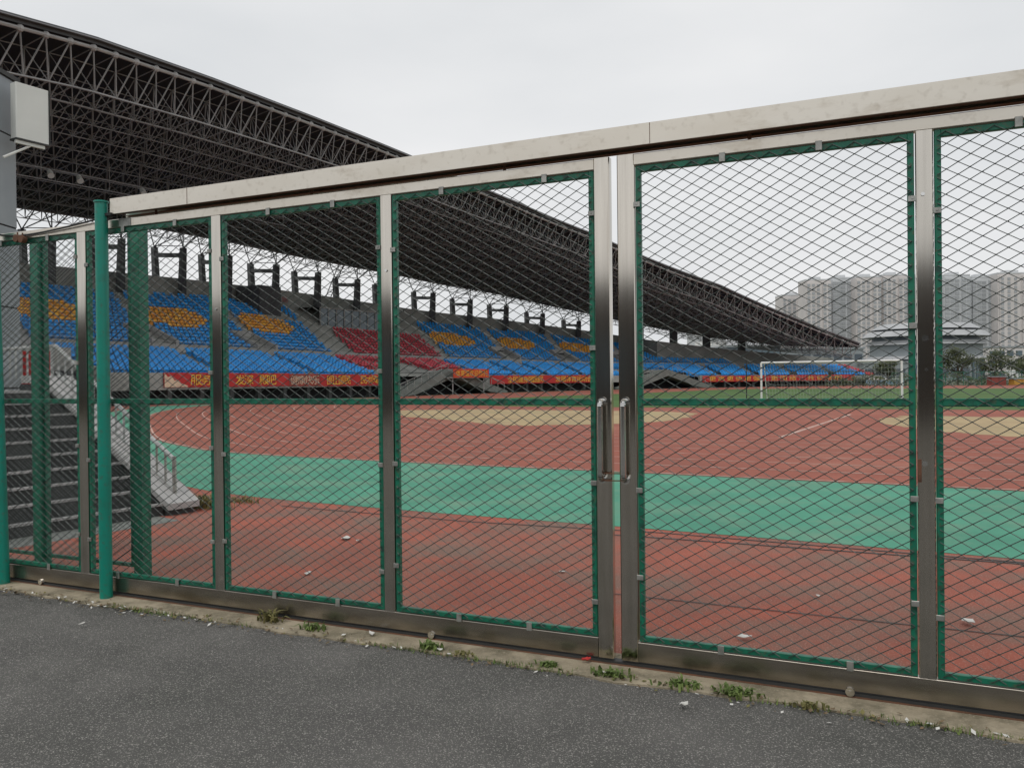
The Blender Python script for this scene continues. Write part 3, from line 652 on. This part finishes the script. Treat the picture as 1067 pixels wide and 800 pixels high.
m_ = MB(); m_.path([S(u, -2.36, lerp(ZRF, u) - .16) for u in UR], .05, 4); m_.build('gutter', M_fascia_l, rf, True)
sf = MB(); fc = MB()
dep = lambda f_: 2.6 - 1.2 * f_
def TN(i, j): u = UR[i]; f_ = j / NO; return S(u, -2 + 30 * f_ + (.15 if j == 0 else 0), zr(u, f_) - (.48 if j == 0 else .3))
def BN(i, j): u = (UR[i] + UR[i + 1]) / 2; f_ = (j + .5) / NO; return S(u, -2 + 30 * f_, zr(u, f_) - .3 - dep(f_))
nI = len(UR)
for i in range(nI):
    for j in range(NO + 1):
        if i + 1 < nI:
            (fc if j == 0 else sf).tube(TN(i, j), TN(i + 1, j), .13 if j == 0 else .045, 7 if j == 0 else 4, caps=False)
        if j < NO and j % 2 == 0: sf.tube(TN(i, j), TN(i, j + 1), .04, 4, caps=False)
        if j == 0: fc.ball(TN(i, j), .25)
for i in range(nI - 1):
    for j in range(NO):
        b = BN(i, j)
        if i + 2 < nI: sf.tube(b, BN(i + 1, j), .08 if j in (0, 1) else .045, 5, caps=False)
        if j + 1 < NO: sf.tube(b, BN(i, j + 1), .045, 4, caps=False)
        for ii, jj in ((i, j), (i + 1, j), (i, j + 1), (i + 1, j + 1)): sf.tube(b, TN(ii, jj), .052 if jj == 0 else .037, 4, caps=False)
sf.build('space_frame', M_tube, rf, True); fc.build('front_chord', M_chord, rf, True)
# lamp gantry hung under the roof
m_ = MB(); q = [S(u, 11, zr(u, .43) - 3.6) for u in frange(30, 66, 3)]; m_.path(q, .06, 5); m_.path([(x, y, z - .9) for x, y, z in q], .05, 5)
for x, y, z in q: m_.tube((x, y, z - .9), (x, y, z + 1.6), .035, 4)
m_.build('lamp_gantry', M_tube, rf, True)
for u in (36.5, 39.5, 42.0, 48, 54, 60):
    m_ = MB(); x, y, z = S(u, 10.7, zr(u, .43) - 4.1); m_.tube((x, y, z + .25), (x + .3, y - .3, z - .2), .2, 10, r2=.26); m_.build('floodlight', M_box, rf, True)

# ------------------------------------------------------------------ seats
def seat_mb():
    mb = MB(); W = .2
    def sh(y0, z0, y1, z1, t):                  # slab between two (y,z) points
        d = Vector((y1 - y0, z1 - z0)).normalized(); n = Vector((-d.y, d.x)) * t
        mb.hexa([(-W, y0, z0), (W, y0, z0), (W, y1, z1), (-W, y1, z1), (-W, y0 + n.x, z0 + n.y), (W, y0 + n.x, z0 + n.y), (W, y1 + n.x, z1 + n.y), (-W, y1 + n.x, z1 + n.y)])
    sh(-.22, .40, .12, .37, .035); sh(.12, .38, .2, .66, .035); mb.box(-.16, .16, -.02, .08, 0, .369)
    return mb
SM = seat_mb(); seat_mesh = {c: SM.mesh('seat_' + c, m) for c, m in (('blue', M_blue), ('orange', M_orange), ('red', M_redseat))}
OV = [(17.5, 3.8), (30.8, 3.8), (44, 3.6), (57.7, 4.0), (70.5, 4.3), (100.9, 4.1), (112.7, 4.0), (124.6, 3.6)]
seats = []; rs = random.Random(5)
def in_gap(u, o_, lst, o_ref, wd): return any(abs(u - (c + SLANT * (o_ - o_ref))) < wd for c in lst)
for r in range(NU):
    u = 10.0
    while u < 152:
        o_, z = uprow(u, r); o_ += .42; col = 'blue'; ok = True
        b_end = 79.2 - (25 - o_) * .37; r_st = 78.4 + (o_ - 12) * .35; r_en = 93.6 + (o_ - 12) * .27; b_st = 95.2 + (o_ - 12) * .33
        if u > 138 and r >= 4: ok = False
        if b_end < u < r_st or r_en < u < b_st: ok = False
        if r_st <= u <= r_en:
            col = 'red'
            if o_ > 19.4: ok = False
        if 72.8 < u < 77 and o_ > 20.2: ok = False
        if in_gap(u, o_, AIS_U, 12, .75): ok = False
        if in_gap(u, 12, VOM, 12, 1.9) and r < 5: ok = False
        if r == 15 and rs.random() < .3: ok = False
        for c, h in OV:
            e = ((u - c - SLANT * (o_ - 18.5)) / h) ** 2 + ((r - 7.6) / 3.1) ** 2
            if e < 1 + rs.uniform(-.1, .1): col = 'orange'
        if ok and rs.random() > .015: seats.append((u, o_, z, col))
        u += .54
for r in range(NL):
    u = 37.6
    while u < 173:
        o_, z = lowrow(u, r); o_ += .38; col = 'blue'; ok = True
        b_end = 68.6 + (o_ - .5) * .28; b_st = 89.5 + (o_ - .5) * .2
        if b_end < u < b_st:
            col = 'red'
            if o_ < 3.4 or u < b_end + 1.2 or u > b_st - 1 or (74.5 < u < 82.5 and o_ < 8.4): ok = False
        if in_gap(u, o_, AIS_L, 5, .7): ok = False
        if 118.5 + o_ * .5 < u < 134.5 - o_ * .35 and o_ < 9: ok = ok and o_ > 6.5
        if u > 171.5: col = 'red'
        if ok and rs.random() > .01: seats.append((u, o_, z, col))
        u += .54
cl = Vector((0, 0, 1.6))
def px(p): return 533.5 + 830 * p[0] / max(p[1], .1)
seats.sort(key=lambda s_: (0 if px(S(s_[0], s_[1], s_[2])) > 22 else 1, (Vector(S(s_[0], s_[1], s_[2])) - cl).length))
lab = {'blue': 'blue plastic stadium seat bolted in the nearest rows, at the left end of the stand',
       'orange': 'orange plastic stadium seat in the leftmost oval patch among the blue rows', 'red': 'red plastic stadium seat'}
for u, o_, z, c in seats[:300]:
    s_ = bpy.data.objects.new('stadium_seat', seat_mesh[c]); COL.objects.link(s_); s_.location = S(u, o_, z); s_.rotation_euler = (0, 0, rotz(u))
    tag(s_, lab[c], 'stadium seat', 'nearest %s seats of the stand' % c)
m_ = MB(); ci = {'blue': 0, 'orange': 1, 'red': 2}
for u, o_, z, c in seats[300:]:
    p = Vector(S(u, o_, z)); a_ = rotz(u) + rs.uniform(-.03, .03); ca, sa = cos(a_), sin(a_); k = len(m_.v)
    m_.v += [(p.x + x * ca - y * sa, p.y + x * sa + y * ca, p.z + zz_) for x, y, zz_ in SM.v]; m_.f += [tuple(i + k for i in f_) for f_ in SM.f]; m_.m += [ci[c]] * len(SM.f)
tag(m_.build('stadium_seats', [M_blue, M_orange, M_redseat]), 'distant rows of blue, orange and red plastic seats filling the stand', 'seats', None, 'stuff')

# ------------------------------------------------------------------ banners with lettering
def glyph(ch):
    cu = bpy.data.curves.new('glyph', 'FONT'); cu.body = ch; cu.resolution_u = 2
    o = bpy.data.objects.new('glyph', cu); COL.objects.link(o)
    me = bpy.data.meshes.new_from_object(o.evaluated_get(bpy.context.evaluated_depsgraph_get()))
    vs = [tuple(v.co) for v in me.vertices]; fs = [tuple(p.vertices) for p in me.polygons]
    bpy.data.objects.remove(o); bpy.data.curves.remove(cu); bpy.data.meshes.remove(me)
    return vs, fs
def letter(mb, ch, u, o_, zc, h, wscale=1.0, m=0):
    vs, fs = glyph(ch)
    if not vs: return
    x0 = min(v[0] for v in vs); x1 = max(v[0] for v in vs); y0 = min(v[1] for v in vs); y1 = max(v[1] for v in vs)
    s_ = h / max(y1 - y0, 1e-3); cx, cy = (x0 + x1) / 2, (y0 + y1) / 2; k = len(mb.v)
    mb.v += [S(u + (x - cx) * s_ * wscale, o_, zc + (y - cy) * s_) for x, y, _ in vs]; mb.f += [tuple(i + k for i in f_) for f_ in fs]; mb.m += [m] * len(fs)
def banner(label, u0, u1, z0, z1, text, o_=-.1, cloth=None, ink=None, gap=None, wscale=1.25, group='slogan banners along the stand front'):
    b = thing('banner', label, 'banner', S((u0 + u1) / 2, o_, z0), 0, group)
    m_ = MB(); us_ = frange(u0, u1, .8); zs = lambda u: .02 * sin(u * 2.3)
    strip(m_, us_, lambda u: (o_ - .02 + zs(u), z0), lambda u: (o_ - .02 - zs(u), z1)); strip(m_, us_, lambda u: (o_ + .02, z0 + .01), lambda u: (o_ + .02, z1 - .01))
    m_.build('cloth', cloth or M_banner, b, True)
    m_ = MB()
    for ch, u in text: letter(m_, ch, u, o_ - .06, (z0 + z1) / 2, (z1 - z0) * .72, wscale)
    if m_.v: m_.build('lettering', ink or M_yellow, b, True)
    return b
def spread(txt, u0, u1): return [(c, u0 + (u1 - u0) * (i + .5) / len(txt)) for i, c in enumerate(txt) if c != ' ']
banner('short red banner with two yellow characters and a faded pale end, nearest banner', 41.4, 48.2, 1.3, 2.46, spread('服务', 43.9, 45.9))
pb = MB(); us_ = frange(41.45, 43.6, .3); strip(pb, us_, lambda u: (-.15, 1.33), lambda u: (-.15, 1.33 + max(.05, 1.05 - (u - 41.4) * .45 + .12 * sin(u * 9)))); pb.build('faded_end', M_cream, [o for o in bpy.data.objects if o.name.startswith('banner') and o.parent is None][-1], True)
banner('red banner with two pairs of large yellow characters', 48.2, 54.8, 1.28, 2.44, spread('发深', 48.5, 50.4) + spread('殿吧', 51.2, 53.1))
banner('brownish red faded banner with one pale dense line of characters', 54.85, 59.0, 1.25, 2.40, spread('健康快乐', 55.0, 58.8), cloth=M_banner3, ink=M_cream)
banner('long red banner of two slogans beside the red seats', 59.05, 68.9, 1.2, 2.36, spread('图上国民', 60.0, 63.4) + spread('民才风尚', 65.1, 68.6))
banner('orange red banner with small yellow writing on the tunnel canopy', 79.0, 86.4, 1.95, 3.0, spread('体育馆欢迎你们', 79.5, 86.0), o_=-2.5, cloth=M_banner2, wscale=1.1, group=None)
banner('long red banner with two seven-character slogans, right of the tunnel canopy', 89.8, 112.5, 1.12, 2.24, spread('全民健身强国民', 93.4, 101) + spread('发展体育运动会', 103.6, 111.6), wscale=1.35)
banner('farthest red banner along the curved end of the stand, patterned in yellow', 136.0, 168.5, .95, 1.98, spread('更高更快更强 更团结 共创文明', 137.2, 166), ink=M_yellow, wscale=1.9)
m_ = MB()
for c, u in spread('体育场', 77.6, 80.4): letter(m_, c, u, 26.4, 12.9, .8)
m_.build('lettering', M_redseat, gs, True)
# advertising board at the far end
ab = thing('advertising_board', 'low blue board with white top edge at the end of the stand', 'board', S(172.5, -3, 0), rotz(163))
m_ = MB(); m_.box(-4, 4, -.06, .06, .1, 1.0); m_.build('face', M_board, ab); m_ = MB(); m_.box(-4.05, 4.05, -.09, .09, 1.001, 1.22); m_.build('top_edge', M_white, ab)
m_ = MB()
for x in (-3.5, 0, 3.5): m_.box(x - .05, x + .05, .061, .5, 0, .9)
m_.build('stand', M_clip, ab)

# ================================================================== GOAL
g0 = Vector((14.4, 46.0)); g1 = Vector((20.85, 42.6)); gd = (g1 - g0).normalized(); gw = (g1 - g0).length
go = thing('football_goal', 'white football goal with a pale net standing on the grass', 'goal', (*g0, 0), math.atan2(gd.y, gd.x))
m_ = MB(); m_.path([(0, 0, 0), (0, 0, 2.44), (gw, 0, 2.44), (gw, 0, 0)], .06, 8)
m_.build('goal_frame', M_white, go)
m_ = MB()
for x in (0, gw): m_.path([(x, 0, 2.44), (x, .9, 2.4), (x, 1.9, 0)], .03, 6)
m_.tube((0, 1.9, .03), (gw, 1.9, .03), .03, 6); m_.build('net_support', M_white, go)
m_ = MB(); NN = 42
def bk(s_): return (.9 * min(s_, .35) / .35, 2.44 - .04 * min(s_, .35) / .35) if s_ < .35 else (.9 + 1.0 * (s_ - .35) / .65, 2.4 - 2.4 * (s_ - .35) / .65)
for i in range(NN + 1):
    x = gw * i / NN; pts = [(x, *bk(j / 8)) for j in range(9)]; m_.path(pts, .006, 3)
for j in range(17):
    y, z = bk(j / 16); m_.tube((0, y, z), (gw, y, z), .006, 3)
m_.build('net', M_net, go)
# thin dark pole in the grass
m_ = MB(); m_.tube((0, 0, 0), (0, 0, 2.95), .035, 8); m_.tube((0, 0, 0), (0, 0, .06), .14, 10); o = m_.build('corner_pole', M_black); o.location = (15.6, 53, .012); tag(o, 'thin black pole standing in the grass left of the goal', 'pole')

# ================================================================== FAR BACKGROUND
def win_mesh(wd, h):
    mb = MB(); mb.box(-wd / 2, wd / 2, -.25, .12, 0, h); mb.box(-wd / 2 - .12, wd / 2 + .12, -.4, -.251, -.18, -.02, 1); return mb.mesh('tower_window', [M_towerwin, M_tower2])
WM = win_mesh(2.1, 1.7)
WM2 = win_mesh(3.0, 1.8)
def tower(label, x0, x1, Y, ytop, cool, wm, name='apartment_tower'):
    k_ = Y / 830; X0, X1 = (x0 - 533.5) * k_, (x1 - 533.5) * k_; hor = 396 - .0105 * ((x0 + x1) / 2 - 533); H_ = (hor - ytop) * k_ + 1.6; W_ = X1 - X0
    t = thing(name, label, 'apartment block', ((X0 + X1) / 2, Y, 0), 0, 'apartment towers behind the field')
    m_ = MB(); m_.box(-W_ / 2 + .3, W_ / 2 - .3, 0, 16, 0, H_ - 1.6)
    for f_ in (-.31, .31): m_.box(f_ * W_ - W_ * .15, f_ * W_ + W_ * .15, -1.6, -.01, 0, H_ - 3)
    m_.build('wall', M_tower2 if cool else M_tower, t)
    m_ = MB(); m_.box(-W_ / 2 + .3, W_ / 2 - .3, -.2, 16.2, H_ - 1.599, H_ - .6); m_.box(-W_ * .2, W_ * .15, 3, 10, H_ - .599, H_ + 1.4); m_.build('roof', M_tower2, t)
    nf = int((H_ - 5) / 3.05); cols = [(-.40, -1.6), (-.22, -1.6), (0, -.0), (.22, -1.6), (.40, -1.6)]
    items = []
    for i in range(nf):
        for fx, y in cols: items.append((fx * W_, y, H_ - 6.2 - i * 3.05))
    for x, y, z in items[:100]:
        o = bpy.data.objects.new('window', wm); COL.objects.link(o); o.parent = t; o.location = (x, y, z)
    return t
TW = [(815, 842, 640, 306, 0, 'lowest apartment tower, leftmost, just above the roof end'), (840, 867, 600, 290, 0, 'brown apartment tower second from left with a stepped top'),
      (867, 892, 610, 288, 1, 'cool grey apartment tower, third from the left in the far row'), (892, 919, 600, 287, 0, 'brown apartment tower, fourth from the left in the far row'),
      (919, 946, 605, 285, 0, 'brown apartment tower just left of the last steel stile'), (946, 984, 610, 287, 1, 'grey apartment tower mostly hidden by the last steel stile'),
      (984, 1012, 590, 285, 1, 'cool grey apartment tower right of the last steel stile'), (1012, 1040, 595, 287, 1, 'grey apartment tower, second from the right edge'),
      (1040, 1078, 585, 283, 0, 'tallest apartment tower, cut by the right edge')]
for x0, x1, Y, yt, cool, lb in TW: tower(lb, x0, x1, Y, yt, cool, WM if not cool else WM2)
def block(name, label, x0, x1, Y, ytop, m, nx=6, nz=3, depth=14, glass=M_glass):
    k_ = Y / 830; X0, X1 = (x0 - 533.5) * k_, (x1 - 533.5) * k_; hor = 396 - .0105 * ((x0 + x1) / 2 - 533); H_ = (hor - ytop) * k_ + 1.6
    t = thing(name, label, 'building', ((X0 + X1) / 2, Y, 0)); W_ = X1 - X0
    m_ = MB(); m_.box(-W_ / 2, W_ / 2, 0, depth, 0, H_); m_.build('wall', m, t)
    m_ = MB(); m_.box(-W_ / 2 - .3, W_ / 2 + .3, -.3, depth + .3, H_ + .001, H_ + .5); m_.build('roof', M_bldg, t)
    for i in range(nx):
        for j in range(nz):
            cx = -W_ / 2 + W_ * (i + .5) / nx; cz = H_ * (j + .45) / nz; ww, hh = W_ / nx * .36, H_ / nz * .25
            o = MB(); o.box(cx - ww, cx + ww, -.12, -.002, cz - hh, cz + hh); o.build('window', glass, t)
    return t
block('office_block', 'dark blue grey block with window bands behind the curved stand', 757, 813, 235, 361.5, M_bldgd, 9, 3)
block('low_hall', 'pale grey low hall between the dark block and the oval building', 814, 900, 240, 364, M_bldg, 8, 2, glass=M_bldgd)
block('white_block', 'pale white building glimpsed under the roof edge', 724, 757, 330, 344, M_tower2, 7, 6, glass=M_white)
block('low_hall', 'wide flat grey hall in front of the oval building', 900, 1012, 236, 378, M_bldg, 10, 1, glass=M_bldgd)
block('brick_house', 'pale house with pinkish wall at the right edge behind the trees', 1030, 1085, 300, 362, M_tower, 6, 3)
# oval building with stacked white disc roofs
ovb = thing('oval_building', 'oval building with stacked white disc roofs in front of the towers', 'building', ((968 - 533.5) * 260 / 830, 262, 0))
def disc(rx, ry, z0, z1, m, name, taper=.96, n=48):
    mb = MB(); lo = [(rx * cos(2 * pi * i / n), ry * sin(2 * pi * i / n), z0) for i in range(n)]; hi = [(rx * taper * cos(2 * pi * i / n), ry * taper * sin(2 * pi * i / n), z1) for i in range(n)]
    for i in range(n): j = (i + 1) % n; mb.quad(lo[i], lo[j], hi[j], hi[i])
    mb.poly(hi); mb.poly(lo[::-1]); return mb.build(name, m, ovb)
KO = 260 / 830
def zz(y): return (391.5 - y) * KO + 1.6
disc(56 * KO, 12, 0, zz(359.8), M_bldg, 'lower_wall', 1.0)
disc(60 * KO, 13, zz(374.5), zz(371.5), M_disc, 'roof_disc', .97)
disc(60 * KO, 14, zz(359.6), zz(355.2), M_disc, 'roof_disc', .93)
disc(54 * KO, 12, zz(355.1), zz(351.4), M_bldgd, 'glazing', 1)
disc(64 * KO, 15, zz(351.3), zz(345.6), M_disc, 'roof_disc', .9)
disc(50 * KO, 11, zz(345.5), zz(343.6), M_bldgd, 'glazing', 1)
disc(55 * KO, 13, zz(343.5), zz(337.6), M_disc, 'roof_disc', .8)
for i in range(24):
    a_ = pi + pi * (i + .5) / 24; mb = MB(); x, y = 56.2 * KO * cos(a_), 12.05 * sin(a_); mb.box(x - .35, x + .35, y - .3, y + .1, .5, zz(375.2)); mb.build('window', M_glass, ovb)
# trees at the right
def tree(label, px_, Y, yt, yb, wpx, seed, name='round_tree'):
    k_ = Y / 830; X = (px_ - 533.5) * k_; hor = 396 - .0105 * (px_ - 533); zt = (hor - yt) * k_ + 1.6; zb = (hor - yb) * k_ + 1.6; R_ = wpx / 2 * k_
    t = thing(name, label, 'tree', (X, Y, 0), 0, 'trees beyond the far fence'); rr = random.Random(seed)
    m_ = MB(); m_.tube((0, 0, 0), (0, 0, zb + (zt - zb) * .4), .2, 8, r2=.1)
    for i in range(7):
        a_ = rr.uniform(0, 2 * pi); m_.tube((0, 0, zb * .7), (cos(a_) * R_ * .6, sin(a_) * R_ * .6, zb + (zt - zb) * rr.uniform(.4, .8)), .08, 5, r2=.03)
    m_.build('trunk', M_bark, t)
    m_ = MB(); zc = (zt + zb) / 2; hz = (zt - zb) / 2
    cl_ = []
    for i in range(26):
        v = Vector((rr.gauss(0, 1), rr.gauss(0, 1), rr.gauss(0, 1))).normalized() * rr.uniform(.45, .95) ; cl_.append((Vector((v.x * R_, v.y * R_, zc + v.z * hz)), rr.uniform(.22, .4) * R_))
    for c, rad_ in cl_:
        for i in range(85):
            p = c + Vector((rr.gauss(0, .5), rr.gauss(0, .5), rr.gauss(0, .42))) * rad_; a1 = Vector((rr.uniform(-1, 1), rr.uniform(-1, 1), rr.uniform(-1, 1))).normalized(); a2 = a1.orthogonal().normalized()
            s_ = rr.uniform(.13, .26); m_.poly([p - a1 * s_, p + a2 * s_ * .6, p + a1 * s_, p - a2 * s_ * .6])
    m_.build('crown', M_leaf, t); return t
tree('dense dark round tree just right of the last steel stile', 998, 140, 362, 391, 34, 1)
tree('looser olive round tree second from the stile, before the pale hall', 1038, 145, 366, 391, 44, 2)
tree('small low tree near the right edge beside the house', 1072, 150, 370, 392, 26, 3)
tree('low tree peeking above the grey hall left of the stile', 925, 152, 377, 392, 24, 4)
# far fence, red box, yellow kiosk, white kiosk
bf = thing('mesh_fence', 'low green mesh fence along the far side of the running track', 'fence', (85, 119, 0), rad(-14))
m_ = MB()
for x in frange(-26, 40, 2.5): m_.tube((x, 0, 0), (x, 0, 2.1), .05, 5)
for z in (.1, 1.1, 2.08): m_.tube((-26, 0, z), (40, 0, z), .04, 5)
m_.build('fence_frame', M_gframe, bf)
m_ = MB()
for x in frange(-26, 40, .35): m_.tube((x, 0, .1), (x, 0, 2.08), .022, 3)
for z in frange(.1, 2.08, .3): m_.tube((-26, .01, z), (40, .01, z), .022, 3)
m_.build('wire_mesh', M_gnet, bf)
hd = MB(); rr = random.Random(9)
for i in range(5200):
    x = rr.uniform(52, 128); p = Vector((x, 124 - (x - 85) * .25 + rr.uniform(-1, 1), rr.uniform(0, 1.7 + .4 * sin(x)))); a1 = Vector((rr.uniform(-1, 1), rr.uniform(-1, 1), rr.uniform(-1, 1))).normalized(); a2 = a1.orthogonal().normalized(); s_ = rr.uniform(.12, .3)
    hd.poly([p - a1 * s_, p + a2 * s_ * .6, p + a1 * s_, p - a2 * s_ * .6])
tag(hd.build('hedge', M_leaf), 'dark leafy hedge behind the far green fence', 'hedge', None, 'stuff')
def shed(name, label, px_, Y, wpx, y0, y1, m, cat):
    k_ = Y / 830; X = (px_ - 533.5) * k_; W_ = wpx * k_; hor = 396 - .0105 * (px_ - 533); zt = (hor - y1) * k_ + 1.6
    t = thing(name, label, cat, (X, Y, 0)); m_ = MB(); m_.cbox(-W_ / 2, W_ / 2, 0, W_ * .6, .12, zt - .12, .05); m_.build('body', m, t)
    m_ = MB(); m_.box(-W_ / 2 - .1, W_ / 2 + .1, -.1, W_ * .6 + .1, zt - .119, zt); m_.build('roof', M_bldg, t)
    m_ = MB(); m_.box(-.02, .02, -.02, -.002, .2, zt - .2); m_.build('door_seam', M_dark, t); return t
shed('storage_box', 'red storage box by the far green fence', 1041, 117, 15, 402, 392, M_boxred, 'storage box')
shed('kiosk', 'yellow kiosk by the far fence at the right edge', 1065, 116, 16, 402, 394, M_kyel, 'kiosk')
shed('white_kiosk', 'small white kiosk above the yellow one, beside the trees', 1058, 160, 12, 390, 376, M_white, 'kiosk')
# what stands behind us across the road: a long low brick building (seen only as a reflection in the steel)
bb = thing('brick_building', 'long dark brick building across the road behind the viewer', 'building', (*G2(0, -27), 0), GRZ)
m_ = MB(); m_.box(-60, 60, -10, 0, 0, 5.2); m_.build('wall', M_brick, bb)
m_ = MB(); m_.box(-60.4, 60.4, -10.4, .4, 5.201, 5.6); m_.build('roof', M_conc_dark, bb)
for i in range(24): m_ = MB(); x = -58 + i * 5; m_.box(x, x + 2, .001, .06, 1.2, 3.4); m_.build('window', M_glass, bb)

# ================================================================== SMALL THINGS
def weed(label, t, y, n, h, spread_, m, seed, name='weed_tuft', group='weeds along the kerb edge'):
    rr = random.Random(seed); mb = MB(); p0 = G2(t, y) if name == 'weed_tuft' else Vector((t, y))
    for i in range(n):
        b = Vector((rr.gauss(0, spread_), rr.gauss(0, spread_ * .45), 0)); d = Vector((rr.gauss(0, 1), rr.gauss(0, 1), 0)).normalized(); L = h * rr.uniform(.4, 1); wd = rr.uniform(.003, .008)
        sd_ = Vector((-d.y, d.x, 0)) * wd; lean = rr.uniform(.2, 1.1); pts = [b, b + d * L * .3 * lean + Vector((0, 0, L * .55)), b + d * L * .95 * lean + Vector((0, 0, L * (.85 - .45 * lean)))]
        mb.quad(pts[0] - sd_, pts[0] + sd_, pts[1] + sd_ * 1.2, pts[1] - sd_ * 1.2); mb.poly([pts[1] - sd_ * 1.2, pts[1] + sd_ * 1.2, pts[2]])
    o = mb.build(name, m); o.location = (p0.x, p0.y, 0); o.rotation_euler = (0, 0, GRZ); return tag(o, label, 'weed', group)
def tk(x, y): return ((Vector((x, y)) - GC).dot(GD), (Vector((x, y)) - GC).dot(GN))
W_ = [('spiky pale weed tuft, first from the green pole along the kerb', (-1.63, 5.32), 60, .14, .045, M_weed2), ('flat dark green weed tuft, second from the green pole along the kerb', (-1.3, 5.13), 55, .09, .045, M_weed),
      ('bright green weed tuft before the third mesh panel', (-.5, 4.74), 80, .085, .035, M_weed), ('tiny dull weed just right of the bright green tuft', (-.3, 4.64), 30, .05, .03, M_weed2),
      ('low dark weed left of the central gap of the gate', (.19, 4.43), 45, .06, .03, M_weed), ('broad weed patch just before the central gap', (.52, 4.27), 80, .075, .05, M_weed),
      ('long low weed patch under the right gate leaf, its left half', (.86, 4.12), 75, .07, .06, M_weed), ('thick dark weed patch right of the long patch', (1.12, 4.0), 90, .08, .05, M_weed),
      ('small weed at the kerb near the bottom right', (1.42, 3.84), 40, .06, .035, M_weed2)]
for i, (lb, p, n, h, s_, m) in enumerate(W_): t, y = tk(*p); weed(lb, t, y, n, h, s_, m, 20 + i)
weed('olive brown weeds growing at the foot of the staircase parapet', -3.98, 10.25, 260, .28, .16, M_weed2, 50, 'weed_clump', None)
weed('sparse weeds along the edge of the green path', -3.72, 10.75, 130, .12, .2, M_weed2, 51, 'weed_patch', None)
def scrap(label, x, y, s_, seed, z=.01):
    rr = random.Random(seed); mb = MB(); n = 7; P = []
    for i in range(n): a_ = 2 * pi * i / n; q = s_ * rr.uniform(.5, 1); P.append((cos(a_) * q, sin(a_) * q * .6, rr.uniform(0, .35) * s_))
    c = (0, 0, .3 * s_)
    for i in range(n): mb.poly([P[i], P[(i + 1) % n], c])
    for i in range(n): mb.poly([(P[i][0], P[i][1], P[i][2] - .003), (0, 0, .3 * s_ - .003), (P[(i + 1) % n][0], P[(i + 1) % n][1], P[(i + 1) % n][2] - .003)])
    o = mb.build('paper_scrap', M_paper); o.location = (x, y, z); o.rotation_euler = (0, 0, rr.uniform(0, 6)); return tag(o, label, 'litter', 'scraps of litter on the ground')
for i, (lb, x, y, s_) in enumerate([('pale crumpled scrap on the red ground, farthest from the gate', -1.7, 8.1, .1), ('small pale scrap beside the farthest crumpled one', -1.55, 7.95, .06), ('thin white scrap on red ground behind the fourth panel from the left', -1.72, 6.62, .05),
      ('tiny white scrap on the red ground just left of the central gap', .4, 6.6, .045), ('white scrap behind the bottom rail of the right leaf', 1.4, 4.85, .055), ('long white scrap on the red ground right of the last stile', 2.9, 5.1, .08),
      ('white scrap lying on the asphalt under the right leaf', .82, 3.86, .04), ('small pale scrap on the asphalt below the left poles', -2.85, 5.25, .04), ('pale chip on the kerb before the third panel', -.9, 5.0, .04), ('white chip on the red ground in the middle of the right leaf', 2.2, 5.75, .03),
      ('white chip beside the bright green weed', -.44, 4.68, .025)]): scrap(lb, x, y, s_, 70 + i, .02 if y < 6.4 else .008)
m_ = MB(); m_.octa((0, 0, .012), .02, 0, .012); m_.tube((-.03, 0, .01), (.02, .01, .012), .007, 6); o = m_.build('red_wrapper', M_banner); o.location = gp(1.3, -.06, .02); tag(o, 'small pink red wrapper on the kerb under the left door stile', 'litter')
lt = MB(); rr = random.Random(11)
for i in range(1500):
    t = rr.uniform(-5, 5); dens = .95 if t < -1.2 else .35
    if rr.random() > dens: continue
    y = -.235 + rr.gauss(-.02, .045); p = Vector(gp(t, y, rr.uniform(.004, .02))); a1 = Vector((rr.uniform(-1, 1), rr.uniform(-1, 1), rr.uniform(-.4, .4))).normalized(); a2 = Vector((-a1.y, a1.x, rr.uniform(-.3, .3))); s_ = rr.uniform(.006, .02)
    lt.poly([p - a1 * s_, p + a2 * s_ * .6, p + a1 * s_, p - a2 * s_ * .6], rr.choice((0, 0, 0, 0, 1, 1, 0, 2)))
tag(lt.build('leaf_litter', [M_litter, M_weed2, M_paper]), 'brown leaf litter and grit along the kerb edge', 'leaf litter', None, 'stuff')
ms = MB()
for i in range(2600):
    t = rr.uniform(-3.2, 4); 
    if sin(t * 2.7) + .6 * sin(t * 6.1 + 1) < rr.uniform(-.3, 1.2): continue
    y = -.24 + rr.gauss(0, .018); p = Vector(gp(t, y, .0)); d = Vector((rr.gauss(0, 1), rr.gauss(0, 1), 0)).normalized() * rr.uniform(.005, .02); hh = rr.uniform(.008, .035); s_ = Vector((-d.y, d.x, 0)) * .25
    ms.poly([p - s_, p + s_, p + d + Vector((0, 0, hh))])
tag(ms.build('moss', M_weed), 'thin moss and grass growing in the kerb joint', 'moss', None, 'stuff')
